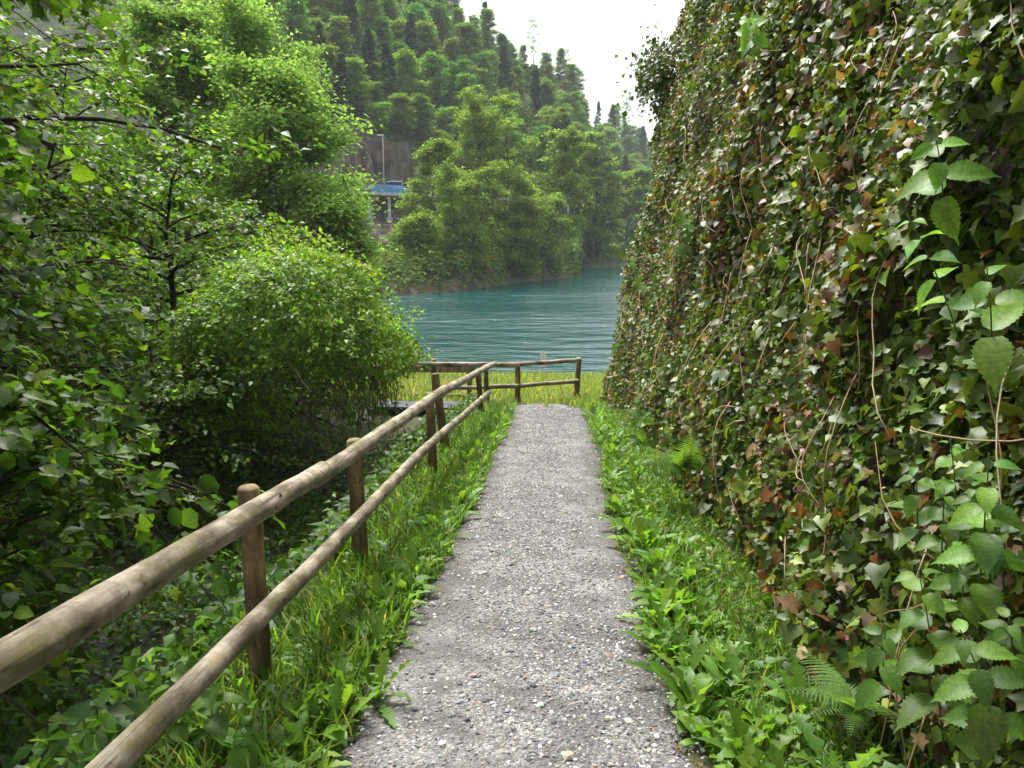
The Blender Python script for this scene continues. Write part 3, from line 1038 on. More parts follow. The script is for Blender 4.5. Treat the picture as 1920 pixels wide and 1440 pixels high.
cand_t = rng.uniform(1.6, 12.6, 9000)
cand_f = rng.uniform(.28, 1.0, 9000)
cx, cyy, cz, cr = hill_point(cand_t, cand_f)
fr_c = np.interp(cand_t, ts, FR)
px, pyx, dd = project(np.column_stack([cx, cyy, cz + 5]))
ok = (px > 300) & (px < 1330) & (pyx > -260) & (cand_f > fr_c + .075) & (cr < .45)
cnt = 0
for i in np.where(ok)[0]:
    q = np.array([cx[i], cyy[i], cz[i]])
    sp = 4.6 if q[1] < 190 else (6.0 if q[1] < 300 else 10.0)
    if any((q[0] - p[0]) ** 2 + (q[1] - p[1]) ** 2 < sp * sp for p in placed): continue
    if cnt >= 285: break
    placed.append(q); cnt += 1
    rel = (cand_f[i] - fr_c[i]) / (1 - fr_c[i])
    zone = 'on the distant slope next to the ivy wall' if cand_t[i] > 9.3 else 'low on the far slope just above the road' if rel < .3 else 'midway up the far slope' if rel < .65 else 'high on the far slope near the ridge'
    patch = noise(np.array([q[0]]), np.array([q[1]]), np.array([q[2]]), 5, .06)[0]
    conif = rng.random() < (.34 if patch > .1 else .08)
    if conif:
        far_place('spruce', q, rng.uniform(.7, 1.1), (rng.uniform(.8, 1.25),) * 3, 'dark conifer ' + zone, 'conifers ' + zone)
    else:
        v = rng.uniform(.6, 1.4)
        wr = rng.uniform(.75, 1.2)
        tone = ('pale ' if v > 1.1 else 'deep ' if v < .85 else '') + ('yellow-green' if wr > 1.0 else 'green')
        far_place('broad', q, rng.uniform(.5, 1.0), (v * wr, v, v * rng.uniform(.75, 1.05)), tone + ' broadleaf tree ' + zone, tone + ' broadleaf trees ' + zone)

# trees that stand out against the sky on the ridge
for (px, pb, y, s, kind, lab) in ((912, 92, 246, .95, 'spruce', 'tall thin tree on the ridge, leftmost against the white sky'), (1000, 118, 258, 1.0, 'sparse', 'open-crowned tree on the ridge with sky showing through it'),
                                  (1062, 150, 268, .78, 'sparse', 'small open tree at the end of the ridge above the crag'), (1170, 262, 330, 1.45, 'sparse', 'thin bare-stemmed tree on the far ridge close to the ivy wall')):
    q = at(px, pb, y)
    far_place(kind, q - np.array([0, 0, 1.0]), s, (.8, .85, .85), lab, None, 0)

# low scrub covering the slope between the trees
n = 56000
t_, f_ = rng.uniform(1.5, 12.8, n), rng.uniform(.02, 1.0, n) ** 1.25
x, y, z, r_ = hill_point(t_, f_)
frs = np.interp(t_, ts, FR)
keep = (r_ < rng.uniform(.2, .7, n)) & ~((f_ > frs - .012) & (f_ < frs + .05))
x, y, z = x[keep], y[keep], z[keep]; n = len(x)
h = np.abs(rng.normal(0, .9, n)) * (1 + noise(x, y, z, 2, .25))
P = np.column_stack([x, y, z + np.abs(h) * .9])
scatter('hillside_shrubbery', [DIAM], P, frames(np.array([.3, -.5, 1]) + rng.normal(0, .5, (n, 3)), rng.normal(0, 1, (n, 3))), rng.uniform(.45, 1.15, n) * np.clip(y / 130, .8, 2.2),
        pick([(.08, .15, .03), (.11, .18, .04), (.05, .09, .025), (.13, .18, .05), (.12, .10, .06)], [3, 2, 3, 1, .6], n), M['leaf_soft'], None, 'stuff', 'green scrub and saplings covering the far slope', 'shrubbery')


# ---- trees built with trunk and crown
def full_tree(name, base, label, cat, group, H, r0, c0, nprim, env, elev, nsec, seclen, per, size, cols, tms, droop=.3, jit=.12, lean=(0, 0), stems=1, spread=0., minr=.006, m='leaf_soft', bark=(.07, .06, .048), hero=0, keys=None, up=1.0, rnd=.5, limb=1.0):
    t = thing(name, Vector([float(q) for q in base]), label, cat, group)
    tubes, P, D = skeleton(H, r0, c0, nprim, env, elev, nsec, seclen, per, droop, jit, lean, stems, spread, limb=limb)
    link('trunk', wood_mesh('trunk', tubes, bark, minr), t)
    Rm = leaf_frames(P, D, up, rnd)
    S = size * rng.uniform(.6, 1.35, len(P))
    C = pick(*GREENS[cols], len(P), .2)
    Pw = P + np.array(base)
    if hero:
        scatter_with_leaves(t, tms, keys, Pw, Rm, S, C, M[m], hero, 'crown')
    else:
        scatter('crown', tms, Pw, Rm, S, C, M[m], t)
    return t


BANK = 'trees on the far shore below the road'
for (px, pb, y, ptop, wpx, lab, sd_) in (
        (805, 500, 106, 272, 120, 'slender yellow-green tree on the far shore, just right of the viaduct pillars', 1),
        (868, 535, 97, 318, 150, 'rounded tree leaning over the lake in front of the tallest shore tree', 3),
        (770, 540, 92, 415, 110, 'low tree at the near end of the far shore beside the bare bank', 2),
        (945, 500, 112, 192, 190, 'tallest tree of the far shore with several dark stems', 4),
        (1010, 515, 118, 340, 140, 'mid-height tree at the tip of the rocky shore point', 3),
        (950, 528, 108, 390, 130, 'low dark-leaved tree at the water below the tallest shore tree', 2),
        (1030, 480, 132, 250, 120, 'tree behind the shore point, right of the tallest shore tree', 2),
        (1118, 485, 165, 262, 130, 'pale tall tree beyond the shore point', 3),
        (1165, 488, 185, 330, 110, 'hazy tree on the far shore nearest to the ivy wall', 2),
        (1085, 492, 170, 390, 90, 'short tree in the cove beyond the shore point', 2)):
    b = at(px, pb, y); tp = at(px, ptop, y)
    H = float(tp[2] - b[2])
    rad = wpx / 2 / FPX * y
    full_tree('shore_tree', b, lab, 'tree', BANK, H, .2, .08, 30, broad(rad, .5), lambda h: .25 + .7 * h, 10, .45, 56, .3 * (y / 105), 'bank', [DIAM], .28, .48, stems=sd_ if sd_ > 2 else 1, spread=rad * .5, minr=.02, bark=(.035, .03, .025)) if sd_ <= 2 else \
        full_tree('shore_tree', b, lab, 'tree', BANK, H, .24, .08, 22, broad(rad * .72, .5), lambda h: .25 + .7 * h, 9, .45, 34, .3 * (y / 105), 'bank', [DIAM], .28, .45, stems=3, spread=rad * .5, minr=.02, bark=(.035, .03, .025))

# shrubs along the far waterline
n = 16000
t_ = rng.uniform(2.2, 11, n); f_ = rng.uniform(.002, .09, n)
x, y, z, r_ = hill_point(t_, f_)
k_ = noise(x, y, z, 1, .35) > -.6
x, y, z = x[k_], y[k_], z[k_]; n = len(x)
P = np.column_stack([x, y, z + np.abs(rng.normal(0, 1.1, n))])
scatter('shore_shrubbery', [DIAM], P, frames(np.array([.3, -.4, 1]) + rng.normal(0, .5, (n, 3)), rng.normal(0, 1, (n, 3))), rng.uniform(.25, .6, n) * np.clip(y / 110, .8, 2), pick(*GREENS['bank'], n) * .85, M['leaf_soft'], None, 'stuff', 'bushes hanging over the far waterline', 'shrubbery')

# bright green trees in the middle distance
MID = 'bright green trees beyond the bush'
for (px, ptop, y, rad, lab) in ((515, 182, 35, 3.9, 'large bright green rounded tree left of the viaduct'), (440, 45, 43, 5.2, 'tall bright green tree behind the leafy branches at upper left'),
                                (622, 400, 33, 1.8, 'lowest bright green tree, reaching down to the lake edge'), (330, 60, 38, 4.5, 'bright green tree mostly hidden by the near maple leaves')):
    tp = at(px, ptop, y)
    zb = float(gz(tp[0], y))
    full_tree('broadleaf_tree', (tp[0], y, zb), lab, 'tree', MID, tp[2] - zb, .26, .1, 40, broad(rad, .45), lambda h: .3 + .75 * h, 12, .4, 76 if rad > 3 else 54, .185, 'bright', [DIAM], .22, .4, minr=.012)


# ------------------------------------------------------------------ road viaduct with lamps
def along(d0, poly):
    s = np.concatenate([[0], np.cumsum(np.linalg.norm(np.diff(poly, axis=0), axis=1))])
    p = np.array([np.interp(d0, s, poly[:, k]) for k in (0, 1)])
    q = np.array([np.interp(d0 + .5, s, poly[:, k]) for k in (0, 1)])
    t = unit((q - p)[None])[0]
    return p, t


VP = np.array([(-62, 103.5), (-38, 124), (-30.9, 130), (-22, 137), (3, 160)])
vs = np.concatenate([[0], np.cumsum(np.linalg.norm(np.diff(VP, axis=0), axis=1))])
VL = vs[-1] - .6
ZD = at(720, 362, 132)[2]
via = thing('road_viaduct', (float(VP[2, 0]), float(VP[2, 1]), float(ZD)), 'concrete road viaduct on pillars crossing the far slope', 'bridge')
off = -np.array(via.location)


def strip(name, w0, w1, z0, z1, tint, m='concrete', step=3.0):
    mb = MB()
    ds = np.arange(0, VL, step)
    ring = []
    for d in ds:
        p, t = along(d, VP)
        nrm = np.array([-t[1], t[0]])              # inland side
        ring.append([[*(p + nrm * w0), ZD + z0], [*(p + nrm * w1), ZD + z0], [*(p + nrm * w1), ZD + z1], [*(p + nrm * w0), ZD + z1]])
    V = np.array(ring).reshape(-1, 3) + off
    i = np.arange(len(ds) - 1)[:, None] * 4; j = np.arange(4)[None]
    F = np.stack([i + j, i + (j + 1) % 4, i + 4 + (j + 1) % 4, i + 4 + j], -1).reshape(-1, 4)
    F = np.vstack([F, [[3, 2, 1, 0]], [[4 * (len(ds) - 1) + q for q in (0, 1, 2, 3)]]])
    mb.add(V, None, F, tint)
    return link(name, mb.mesh(name, M[m], True), via)


strip('deck', .35, 7.0, -.55, -.05, (.34, .33, .32))
strip('edge_beam', -.1, .33, -.35, .12, (.5, .5, .49))
strip('road_surface', .5, 6.8, -.046, -.03, (.06, .06, .062))
for zt in (.55, .85, 1.2):
    strip('railing_bar', .02, .07, zt - .03, zt + .03, (.45, .47, .5), 'metal')
for d in np.arange(30, VL, 2.0):
    p, t = along(d, VP)
    if not (-40 < p[0] < 4): continue
    mb = MB(); mb.box((p[0] + off[0], p[1] + off[1], ZD + off[2] + .66), (.07, .07, 1.1), tint=(.45, .47, .5))
    link('railing_post', mb.mesh('railing_post', M['metal'], True), via)
for px in (662, 697, 734, 790, 1072):
    p = at(px, 366, 131 if px < 780 else (137 if px < 1000 else 158))
    c = at(px, 366, 131)
    best = min(np.arange(0, VL, .25), key=lambda d: abs(project(np.array([[*along(d, VP)[0], ZD]]))[0][0] - px))
    q, t = along(best, VP); nrm = np.array([-t[1], t[0]]); q = q + nrm * .9
    mb = MB()
    mb.box((q[0] + off[0], q[1] + off[1], -2.1 - .55), (.42, .42, 4.2), tint=(.5, .5, .49))
    link('pillar', mb.mesh('pillar', M['concrete'], True), via)
    mb = MB(); mb.box((q[0] + off[0], q[1] + off[1], -4.2), (.9, .9, .8), tint=(.46, .45, .44))
    link('footing', mb.mesh('footing', M['concrete'], True), via)


def via_at(px):
    return along(min(np.arange(0, VL, .1), key=lambda d: abs(project(np.array([[*along(d, VP)[0], ZD]]))[0][0] - px)), VP)


for (px, ptop, lab) in ((721, 254, 'tall grey street lamp on the viaduct beside the blue tarpaulin'), (839, 291, 'grey street lamp showing between the shore trees')):
    q, t = via_at(px)
    tp = at(px, ptop, q[1])
    h = float(tp[2] - ZD)
    L = thing('street_lamp', (float(q[0]), float(q[1]), float(ZD + .1)), lab, 'street lamp', 'street lamps along the road')
    mb = MB(); mb.tube([[0, 0, 0], [0, 0, h * .6], [0, 0, h - .1]], [.09, .075, .055], 8, (.5, .52, .53))
    link('pole', mb.mesh('pole', M['metal']), L)
    mb = MB(); mb.box((-.4, .1, h - .02), (1.1, .34, .13), tint=(.75, .76, .76)); mb.box((-.45, .1, h + .06), (.8, .22, .05), tint=(.6, .6, .6))
    lh = link('lamp_head', mb.mesh('lamp_head', M['metal'], True), L)
    mb = MB(); mb.box((-.45, .1, h - .1), (.7, .24, .03), tint=(.85, .87, .88)); link('lens', mb.mesh('lens', M['metal'], True), lh)

# blue tarpaulin on the railing, and a blue lorry behind it
d0 = [min(np.arange(0, VL, .1), key=lambda d: abs(project(np.array([[*along(d, VP)[0], ZD]]))[0][0] - px)) for px in (698, 778)]
ds = np.linspace(d0[0], d0[1], 34)
V = []
for i, d in enumerate(ds):
    p, t = along(d, VP); nrm = np.array([-t[1], t[0]])
    for z in (.14, .5, .9, 1.35 if i < 16 else 1.0):
        o_ = .16 + .03 * math.sin(i * 1.7 + z * 3)
        V.append([*(p + nrm * o_), ZD + z])
V = np.array(V); Vb = V + np.array([0, .03, 0])
F = grid_faces(34, 4)
mb = MB(); mb.add(V, None, F, (.08, .36, .8)); mb.add(Vb, None, F[:, ::-1], (.08, .36, .8))
link('blue_tarpaulin', mb.mesh('blue_tarpaulin', M['metal']), None, 'bright blue tarpaulin stretched along the viaduct railing', 'tarpaulin')
q, t = via_at(748)
nrm = np.array([-t[1], t[0]]); q = q + nrm * 2.6
lor = thing('parked_truck', (float(q[0]), float(q[1]), float(ZD - .03)), 'blue truck with a white cab roof standing on the viaduct', 'truck', None, math.atan2(t[1], t[0]))
mb = MB(); mb.box((-2.3, 0, .95), (3.6, 2.0, .75), tint=(.08, .36, .75)); link('cargo_bed', mb.mesh('cargo_bed', M['metal'], True), lor)
mb = MB(); mb.box((.75, 0, 1.0), (2.2, 1.9, .95), tint=(.1, .4, .78)); link('cab', mb.mesh('cab', M['metal'], True), lor)
mb = MB(); mb.box((.65, 0, 2.13), (1.9, 1.8, .14), tint=(.75, .85, .95)); link('roof', mb.mesh('roof', M['metal'], True), lor)
mb = MB(); mb.box((.65, 0, 1.77), (1.75, 1.7, .58), tint=(.03, .035, .04)); link('window', mb.mesh('window', M['metal'], True), lor)
for sx in (-3.2, -1.6, 1.1):
    for sy in (-.85, .85):
        mb = MB(); mb.tube([[sx, sy - .12, .4], [sx, sy + .12, .4]], .4, 12, (.02, .02, .02)); wh = link('wheel', mb.mesh('wheel', M['metal']), lor)
        mb = MB(); mb.tube([[sx, sy - .13, .4], [sx, sy + .13, .4]], .2, 10, (.4, .4, .42)); link('rim', mb.mesh('rim', M['metal']), wh)

# ------------------------------------------------------------------ ivy wall on the right
WEND, WTOP = 17.3, 7.7


def wall_x(y, z):
    b = 1.3 - .16 * sstep(11, 17, y)
    return b + .185 * (z - path_z(np.clip(y, -20, 60))) + .13 * noise(y, z, 0 * y, 0, .9) + .05 * noise(y, z, 0 * y, 1, 2.6)


def wall_mat():
    m, n, p, out = mat('mossy_wall')
    tc = n.nodes.new('ShaderNodeTexCoord')
    a = nd(n, 'ShaderNodeTexNoise', Scale=6.0, Detail=7.0)
    n.links.new(tc.outputs['Object'], a.inputs['Vector'])
    n.links.new(ramp(n, a.outputs['Fac'], [(.3, (.02, .014, .009)), (.6, (.06, .04, .024)), (.8, (.05, .06, .02))]), p.inputs['Base Color'])
    p.inputs['Roughness'].default_value = .95
    b = nd(n, 'ShaderNodeBump', Strength=.8, Distance=.05)
    n.links.new(a.outputs['Fac'], b.inputs['Height'])
    n.links.new(b.outputs[0], p.inputs['Normal'])
    return m


M['wall'] = wall_mat()
wy, wz = np.linspace(-4, WEND, 130), np.linspace(0, 1, 60)
WY = np.repeat(wy[:, None], 60, 1)
z0 = path_z(wy) - .4
WZ = z0[:, None] + (WTOP - z0)[:, None] * wz[None]
WX = wall_x(WY, WZ) + .17
fx = np.linspace(0, 1, 12)[1:]
# end face turning the corner, then a flat top, so that the wall is a solid body
cols_x, cols_y, cols_z = [WX], [WY], [WZ]
for k in fx:
    cols_x.append(WX[-1:] + 9 * k); cols_y.append(WY[-1:] + .25 * math.sin(k * 9)); cols_z.append(WZ[-1:])
AX, AY, AZ = np.vstack(cols_x), np.vstack(cols_y), np.vstack(cols_z)
AX = np.hstack([AX, AX[:, -1:] + 6]); AY = np.hstack([AY, AY[:, -1:] - np.where(AY[:, -1:] > 16.8, 3, 0)]); AZ = np.hstack([AZ, AZ[:, -1:] + .6])
wallo = link('retaining_wall', mesh_np('retaining_wall', np.stack([AX, AY, AZ], -1).reshape(-1, 3), grid_faces(AX.shape[0], AX.shape[1])[:, ::-1], None, M['wall']), None, 'tall sloping earth-dark retaining wall buried under the ivy', 'wall')

ivy = thing('ivy', (1.4, 6.0, -.6), 'glossy dark ivy with brown dead leaves covering the whole wall on the right', 'ivy')
IVYC = [(.05, .085, .015), (.085, .13, .019), (.13, .18, .025), (.18, .235, .032), (.11, .06, .026), (.17, .075, .024), (.22, .15, .08), (.3, .18, .03)]


def ivy_batch(n, y, z, off, size, wild=.0):
    x = wall_x(y, z) - off
    P = np.column_stack([x, y, z])
    nrm = np.array([-.7, -.2, .75]) + rng.normal(0, .62, (n, 3))
    d = np.array([-.2, -.15, -.9]) + rng.normal(0, .75, (n, 3))
    br = noise(y, z, 0 * y, 6, .8) + .5 * noise(y, z, 0 * y, 7, 2.2)
    pb = np.clip(.18 + .22 * br, .03, .6) + .5 * np.exp(-((y - 8.6) / .5) ** 2 - ((z - 2.6) / .9) ** 2)
    C = pick(IVYC[:4], [3.2, 3.2, 1.5, .5], n, .22)
    isb = rng.random(n) < pb
    C[isb] = pick(IVYC[4:], [3, 2, 1.6, .6], int(isb.sum()), .22)
    return P, frames(nrm, d), size, C


batches = []
n = 112000
u = rng.random(n)
y = 1.2 + (WEND + .15 - 1.2) * u ** 1.25
lo = path_z(y) + .12
z = lo + (np.minimum(WTOP, 1.62 + .42 * (y + 1.5) + .8) - lo) * rng.random(n)
g_ = noise(y, z, 0 * y, 4, 2.4)
kp = g_ > rng.uniform(-1.9, -.15, n)
y, z = y[kp], z[kp]; n = len(y)
bul = .35 * np.exp(-((y - 16.8) / .5) ** 2 - ((z - 4.9) / .55) ** 2)
off_ = np.abs(rng.normal(.02, .05, n)) + .14 * np.clip(noise(y, z, 0 * y, 3, 1.7) + .2, 0, 1) + .07 * noise(y, z, 0 * y, 2, 4.5) + bul
S = np.clip(.048 * np.exp(rng.normal(0, .36, n) + .22 * noise(y, z, 0 * y, 1, 1.4)), .02, .11) * (1 + .008 * y)
batches.append(ivy_batch(n, y, z, off_, S))
# leaves over the near wall beside and behind the viewpoint, and round the far corner
n = 5000
y = rng.uniform(-3.5, 1.3, n); z = rng.uniform(-.2, 4.5, n)
batches.append(ivy_batch(n, y, z, np.abs(rng.normal(.03, .05, n)), .08 * np.exp(rng.normal(0, .3, n))))
n = 9000
z = rng.uniform(-2, WTOP, n); k = rng.random(n) ** 1.6
P, Rr, S_, C_ = ivy_batch(n, np.full(n, WEND), z, -9 * k + .02, .075 * np.exp(rng.normal(0, .3, n)))
P[:, 1] += .05 + np.abs(rng.normal(0, .12, n)) + .3 * np.exp(-((z - 4.9) / .55) ** 2) * np.exp(-k * 9)
batches.append((P, frames(np.array([-.2, .8, .5]) + rng.normal(0, .4, (n, 3)), np.array([0, .2, -1]) + rng.normal(0, .5, (n, 3))), S_, C_))
n = 1500
P = np.array([1.95, 16.9, 4.95]) + rng.normal(0, 1, (n, 3)) * np.array([.2, .4, .3])
batches.append((P, frames(np.array([-.5, -.5, .7]) + rng.normal(0, .5, (n, 3)), np.array([-.3, 0, -1]) + rng.normal(0, .5, (n, 3))), .075 * np.exp(rng.normal(0, .3, n)), pick(IVYC[:5], [3, 3, 1, .3, 1], n)))
P = np.concatenate([b[0] for b in batches]); Rr = np.concatenate([b[1] for b in batches]); S_ = np.concatenate([b[2] for b in batches]); C_ = np.concatenate([b[3] for b in batches])
nearm = P[:, 1] < 5.2; midm = (~nearm) & (P[:, 1] < 9.5); farm = P[:, 1] >= 9.5
# near leaves with full outline, far leaves with a simpler one
scatter_with_leaves(ivy, [IVY, IVY2], ['ivy_leaf', 'ivy_leaf_broad'], P[nearm], Rr[nearm], S_[nearm], C_[nearm], M['ivy'], 300, 'leaf_mass')
scatter('leaf_mass', [IVYLO], P[midm], Rr[midm], S_[midm] * 1.05, C_[midm], M['ivy'], ivy)
scatter('leaf_mass', [DIAM], P[farm], Rr[farm], S_[farm] * 1.15, C_[farm], M['ivy'], ivy)
# dry stems hanging on the ivy
for k in range(120):
    y0 = 2.4 + 13 * rng.random() ** 1.3; z0_ = path_z(y0) + rng.uniform(.3, 1.9 + .35 * y0)
    Ln = rng.uniform(.25, .9) * (1 + .03 * y0); an = rng.uniform(-2.6, -.3) if rng.random() < .7 else rng.uniform(.2, 1.2)
    tt = np.linspace(0, 1, 8)
    yy = y0 + Ln * np.cos(an) * tt + .06 * np.sin(tt * 5 + k); zz = z0_ + Ln * np.sin(an) * tt + .12 * Ln * np.sin(tt * 3.1 + k)
    xx = wall_x(yy, zz) - .15 - .12 * np.sin(tt * 3.14) * rng.random()
    mb = MB(); mb.tube(np.column_stack([xx, yy, zz]) - np.array(ivy.location), (.003 + .0003 * y0) * (1 - .5 * tt), 4, [(.3, .2, .11), (.2, .12, .07), (.38, .28, .17)][k % 3])
    link('stem', mb.mesh('stem', M['stem']), ivy)


# ------------------------------------------------------------------ near trees and bushes on the left
full_tree('maple_tree', (-5.25, 4.4, float(gz(-5.25, 4.4))), 'leafy field maple filling the upper left corner', 'tree', None, 9.5, .13, .25, 58, broad(3.6, .35), lambda h: .1 + .5 * h, 13, .46, 38, .092, 'maple', [MAPLE, ROUND], .38, .1, minr=.002, m='leaf', bark=(.045, .035, .028), hero=300, keys=['maple_leaf', 'round_leaf'], rnd=.7, limb=.6)
full_tree('hazel_bush', (-3.6, 3.75, float(gz(-3.6, 3.75))), 'low hazel bush with broad leaves at the left edge above the upper rail', 'bush', None, 2.3, .05, .3, 14, broad(1.1, .4), lambda h: .25 + .5 * h, 8, .5, 13, .085, 'maple', [ROUND, OVATE], .35, .06, stems=3, spread=.5, minr=.002, m='leaf', bark=(.05, .04, .03), hero=200, keys=['round_leaf', 'ovate_leaf'], rnd=.6, limb=.8)
for (bx0, by0, H, rad, npr, per, sz, c0, lab, nm, st) in (
        (-7.2, 8.6, 9.5, 3.4, 40, 26, .12, .08, 'dense broadleaf tree behind the maple at the left edge', 'hazel_tree', 1),
        (-6.4, 12.9, 3.7, 2.2, 26, 24, .1, .06, 'broadleaf tree in the dark behind the vine-covered bush', 'hazel_tree', 1),
        (-11.5, 14.5, 11.0, 4.0, 38, 24, .17, .05, 'tall broadleaf tree deep on the left bank', 'alder_tree', 1),
        (-9.3, 3.6, 9.5, 3.8, 34, 18, .17, .05, 'broadleaf tree outside the left edge shading the stream', 'alder_tree', 1),
        (-4.9, 13.6, 2.3, 1.8, 14, 22, .09, .03, 'dark shrub directly behind the foot of the vine-covered bush', 'shrub', 3),
        (-7.8, 11.2, 3.6, 2.0, 14, 20, .1, .05, 'shrub filling the gap between the maple and the vine-covered bush', 'shrub', 3),
        (-9.5, 17.5, 5.0, 2.8, 14, 24, .14, .05, 'shrub on the bank behind the vine-covered bush', 'shrub', 3),
        (-5.6, 6.6, 2.9, 1.7, 13, 18, .085, .05, 'dark shrub under the maple on the far side of the stream', 'shrub', 3),
        (-5.0, 9.2, 2.4, 1.5, 12, 16, .085, .05, 'dark shrub on the stream bank left of the vine-covered bush', 'shrub', 3),
        (-8.0, 6.0, 4.6, 2.2, 14, 20, .1, .05, 'tall dark shrub at the left edge behind the hazel bush', 'shrub', 3)):
    full_tree(nm, (bx0, by0, float(gz(bx0, by0))), lab, 'tree' if st == 1 else 'shrub', None, H, .1 if st == 1 else .06, c0, npr, broad(rad, .4), lambda h: .15 + .6 * h, 11 if st == 1 else 9, .42, per, sz, 'maple', [OVLO] if st > 1 or by0 < 9 and bx0 > -8 else [DIAM], .35, .13 if st == 1 else .08, stems=st, spread=rad * .5 if st > 1 else 0, minr=.004, m='leaf', bark=(.045, .035, .028))

# bush overgrown with climbing vines, hanging over the stream
bush = thing('vine_covered_bush', (-3.55, 11.4, float(gz(-3.55, 11.4))), 'rounded bush smothered in climbing vines, hanging over the wooden fence', 'bush')
BC, BR = np.array([-3.85, 11.4, .05]), np.array([1.68, 1.6, 1.42])
n = 46000
v = unit(rng.normal(size=(n, 3)))
v = v[v[:, 2] > -.75]; n = len(v)
rad = 1 + .16 * noise(v[:, 0] * 2, v[:, 1] * 2, v[:, 2] * 2, 0, 1.1) + .12 * noise(v[:, 0], v[:, 1], v[:, 2], 1, 4) + .05 * noise(v[:, 0], v[:, 1], v[:, 2], 2, 11)
dep = np.minimum(np.abs(rng.exponential(.1, n)), .6) - .12 * (rng.random(n) < .06) * rng.random(n)
P = BC + v * BR * (rad - dep)[:, None]
low = (v[:, 2] < -.05 - .12 * v[:, 0]) | (P[:, 2] < -.3)
drop = low & (rng.random(n) < np.where(v[:, 0] > .25, .95, .6))
P, v = P[~drop], v[~drop]; n = len(P)
C = pick(*GREENS['bush'], n, .2)
nrm = v * .8 + np.array([0, 0, .6]) + rng.normal(0, .45, (n, 3))
d = rng.normal(0, .7, (n, 3)) + np.array([0, 0, -.5]) + v * .4
scatter('foliage', [OVLO], P, frames(nrm, d), .058 * np.exp(rng.normal(0, .33, n)), C, M['leaf'], bush)
# upright young shoots on its top
n = 1500
a = rng.uniform(0, 6.28, n); r_ = rng.random(n) ** .5
bx_, by_ = BC[0] + .2 + r_ * 1.1 * np.cos(a), BC[1] + r_ * 1.0 * np.sin(a)
P = np.column_stack([bx_, by_, BC[2] + BR[2] * np.sqrt(np.clip(1 - (r_ * .6) ** 2, 0, 1)) + rng.uniform(-.1, .4, n) * (noise(bx_, by_, 0 * bx_, 2, 6) > .2)])
scatter('young_shoots', [OVLO], P, leaf_frames(P, unit(rng.normal(size=(n, 3))), .6, .6), .055 * np.exp(rng.normal(0, .25, n)), pick([(.2, .28, .05), (.15, .24, .04)], [1, 1], n), M['leaf'], bush)
sp_p, sp_d = [], []
for k in range(150):
    v0 = unit(np.array([[rng.uniform(-1, 1), rng.uniform(-1, .5), rng.uniform(-.1, 1)]]))[0]
    p0 = BC + v0 * BR * .97
    dv = unit((v0 + rng.normal(0, .35, 3) + np.array([0, 0, rng.choice([.5, -.5])]))[None])[0]
    m_ = int(rng.integers(8, 22)); tt = rng.random(m_) * rng.uniform(.15, .5)
    sp_p.append(p0 + dv * tt[:, None] - np.array([0, 0, .5]) * (tt ** 2)[:, None] + rng.normal(0, .035, (m_, 3))); sp_d.append(np.repeat(dv[None], m_, 0))
sp_p, sp_d = np.concatenate(sp_p), np.concatenate(sp_d)
scatter('sprays', [OVLO], sp_p, leaf_frames(sp_p, sp_d, .8, .5), .062 * np.exp(rng.normal(0, .25, len(sp_p))), pick(*GREENS['bush'], len(sp_p)), M['leaf'], bush)
# brown bare twigs: tangled in the shaded flank, hanging in strands at the lake end
mb = MB()
for k in range(900):
    if k < 700:
        v0 = unit(np.array([[rng.uniform(-1.1, .9), -1.0 + rng.normal(0, .25), rng.uniform(-.75, .3)]]))[0]
        p0 = BC + v0 * BR * rng.uniform(.8, .97)
        dv = rng.normal(0, .35, 3) + np.array([rng.normal(0, .4), 0, -.25])
        Ln = rng.uniform(.25, .8)
    else:
        p0 = BC + np.array([rng.uniform(.6, 1.55), rng.uniform(-1.0, .6), rng.uniform(-.4, .1)])
        dv = rng.normal(0, .16, 3) + np.array([0, 0, -.9]); Ln = rng.uniform(.5, 1.25)
    tt = np.linspace(0, 1, 6)[:, None]
    P_ = p0 + dv * Ln * tt + np.array([0, 0, -.15]) * Ln * tt ** 2 + np.cumsum(rng.normal(0, .03 * Ln, (6, 3)), 0)
    mb.tube(P_ - np.array(bush.location), (.006 if k < 700 else .005) * (1 - .6 * tt[:, 0]), 3, [(.12, .085, .06), (.2, .15, .11), (.08, .055, .04)][k % 3], cap=False)
link('twig_tangle', mb.mesh('twig_tangle', M['stem']), bush, kind='stuff')
n = 700
P = BC + np.column_stack([rng.uniform(.7, 1.6, n), rng.uniform(-1.1, .5, n), rng.uniform(-1.1, -.2, n)])
scatter('hanging_leaves', [OVLO], P, leaf_frames(P, unit(rng.normal(size=(n, 3)))), .055 * np.exp(rng.normal(0, .3, n)), pick(*GREENS['bush'], n), M['leaf'], bush)

# ------------------------------------------------------------------ stream bed and undergrowth
sy = np.linspace(-3, 8.5, 60)
sx = -3.25 + .2 * np.sin(sy * .8)
V = np.concatenate([np.column_stack([sx - .38, sy, gz(sx - .38, sy) + .045]), np.column_stack([sx + .38, sy, gz(sx - .38, sy) + .045])])
i = np.arange(59)
sm, sn, spb, _ = mat('stream_water')
spb.inputs['Base Color'].default_value = (.012, .014, .01, 1); spb.inputs['Roughness'].default_value = .3; spb.inputs['Specular IOR Level'].default_value = .25
link('stream', mesh_np('stream', V, np.stack([i, i + 60, i + 61, i + 1], -1)[:, ::-1], None, sm), kind='structure')
n = 160
y = rng.uniform(1, 13, n); x = -3.2 + .2 * np.sin(y * .8) + rng.normal(0, .42, n)
S = rng.uniform(.05, .2, n)
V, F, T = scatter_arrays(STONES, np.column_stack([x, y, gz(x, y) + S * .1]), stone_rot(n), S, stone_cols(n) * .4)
link('streambed_stones', mesh_np('streambed_stones', V, F, T, M['stone'], flat=True), None, 'dark stones lying in the shaded stream bed', 'stones', None, 'stuff')


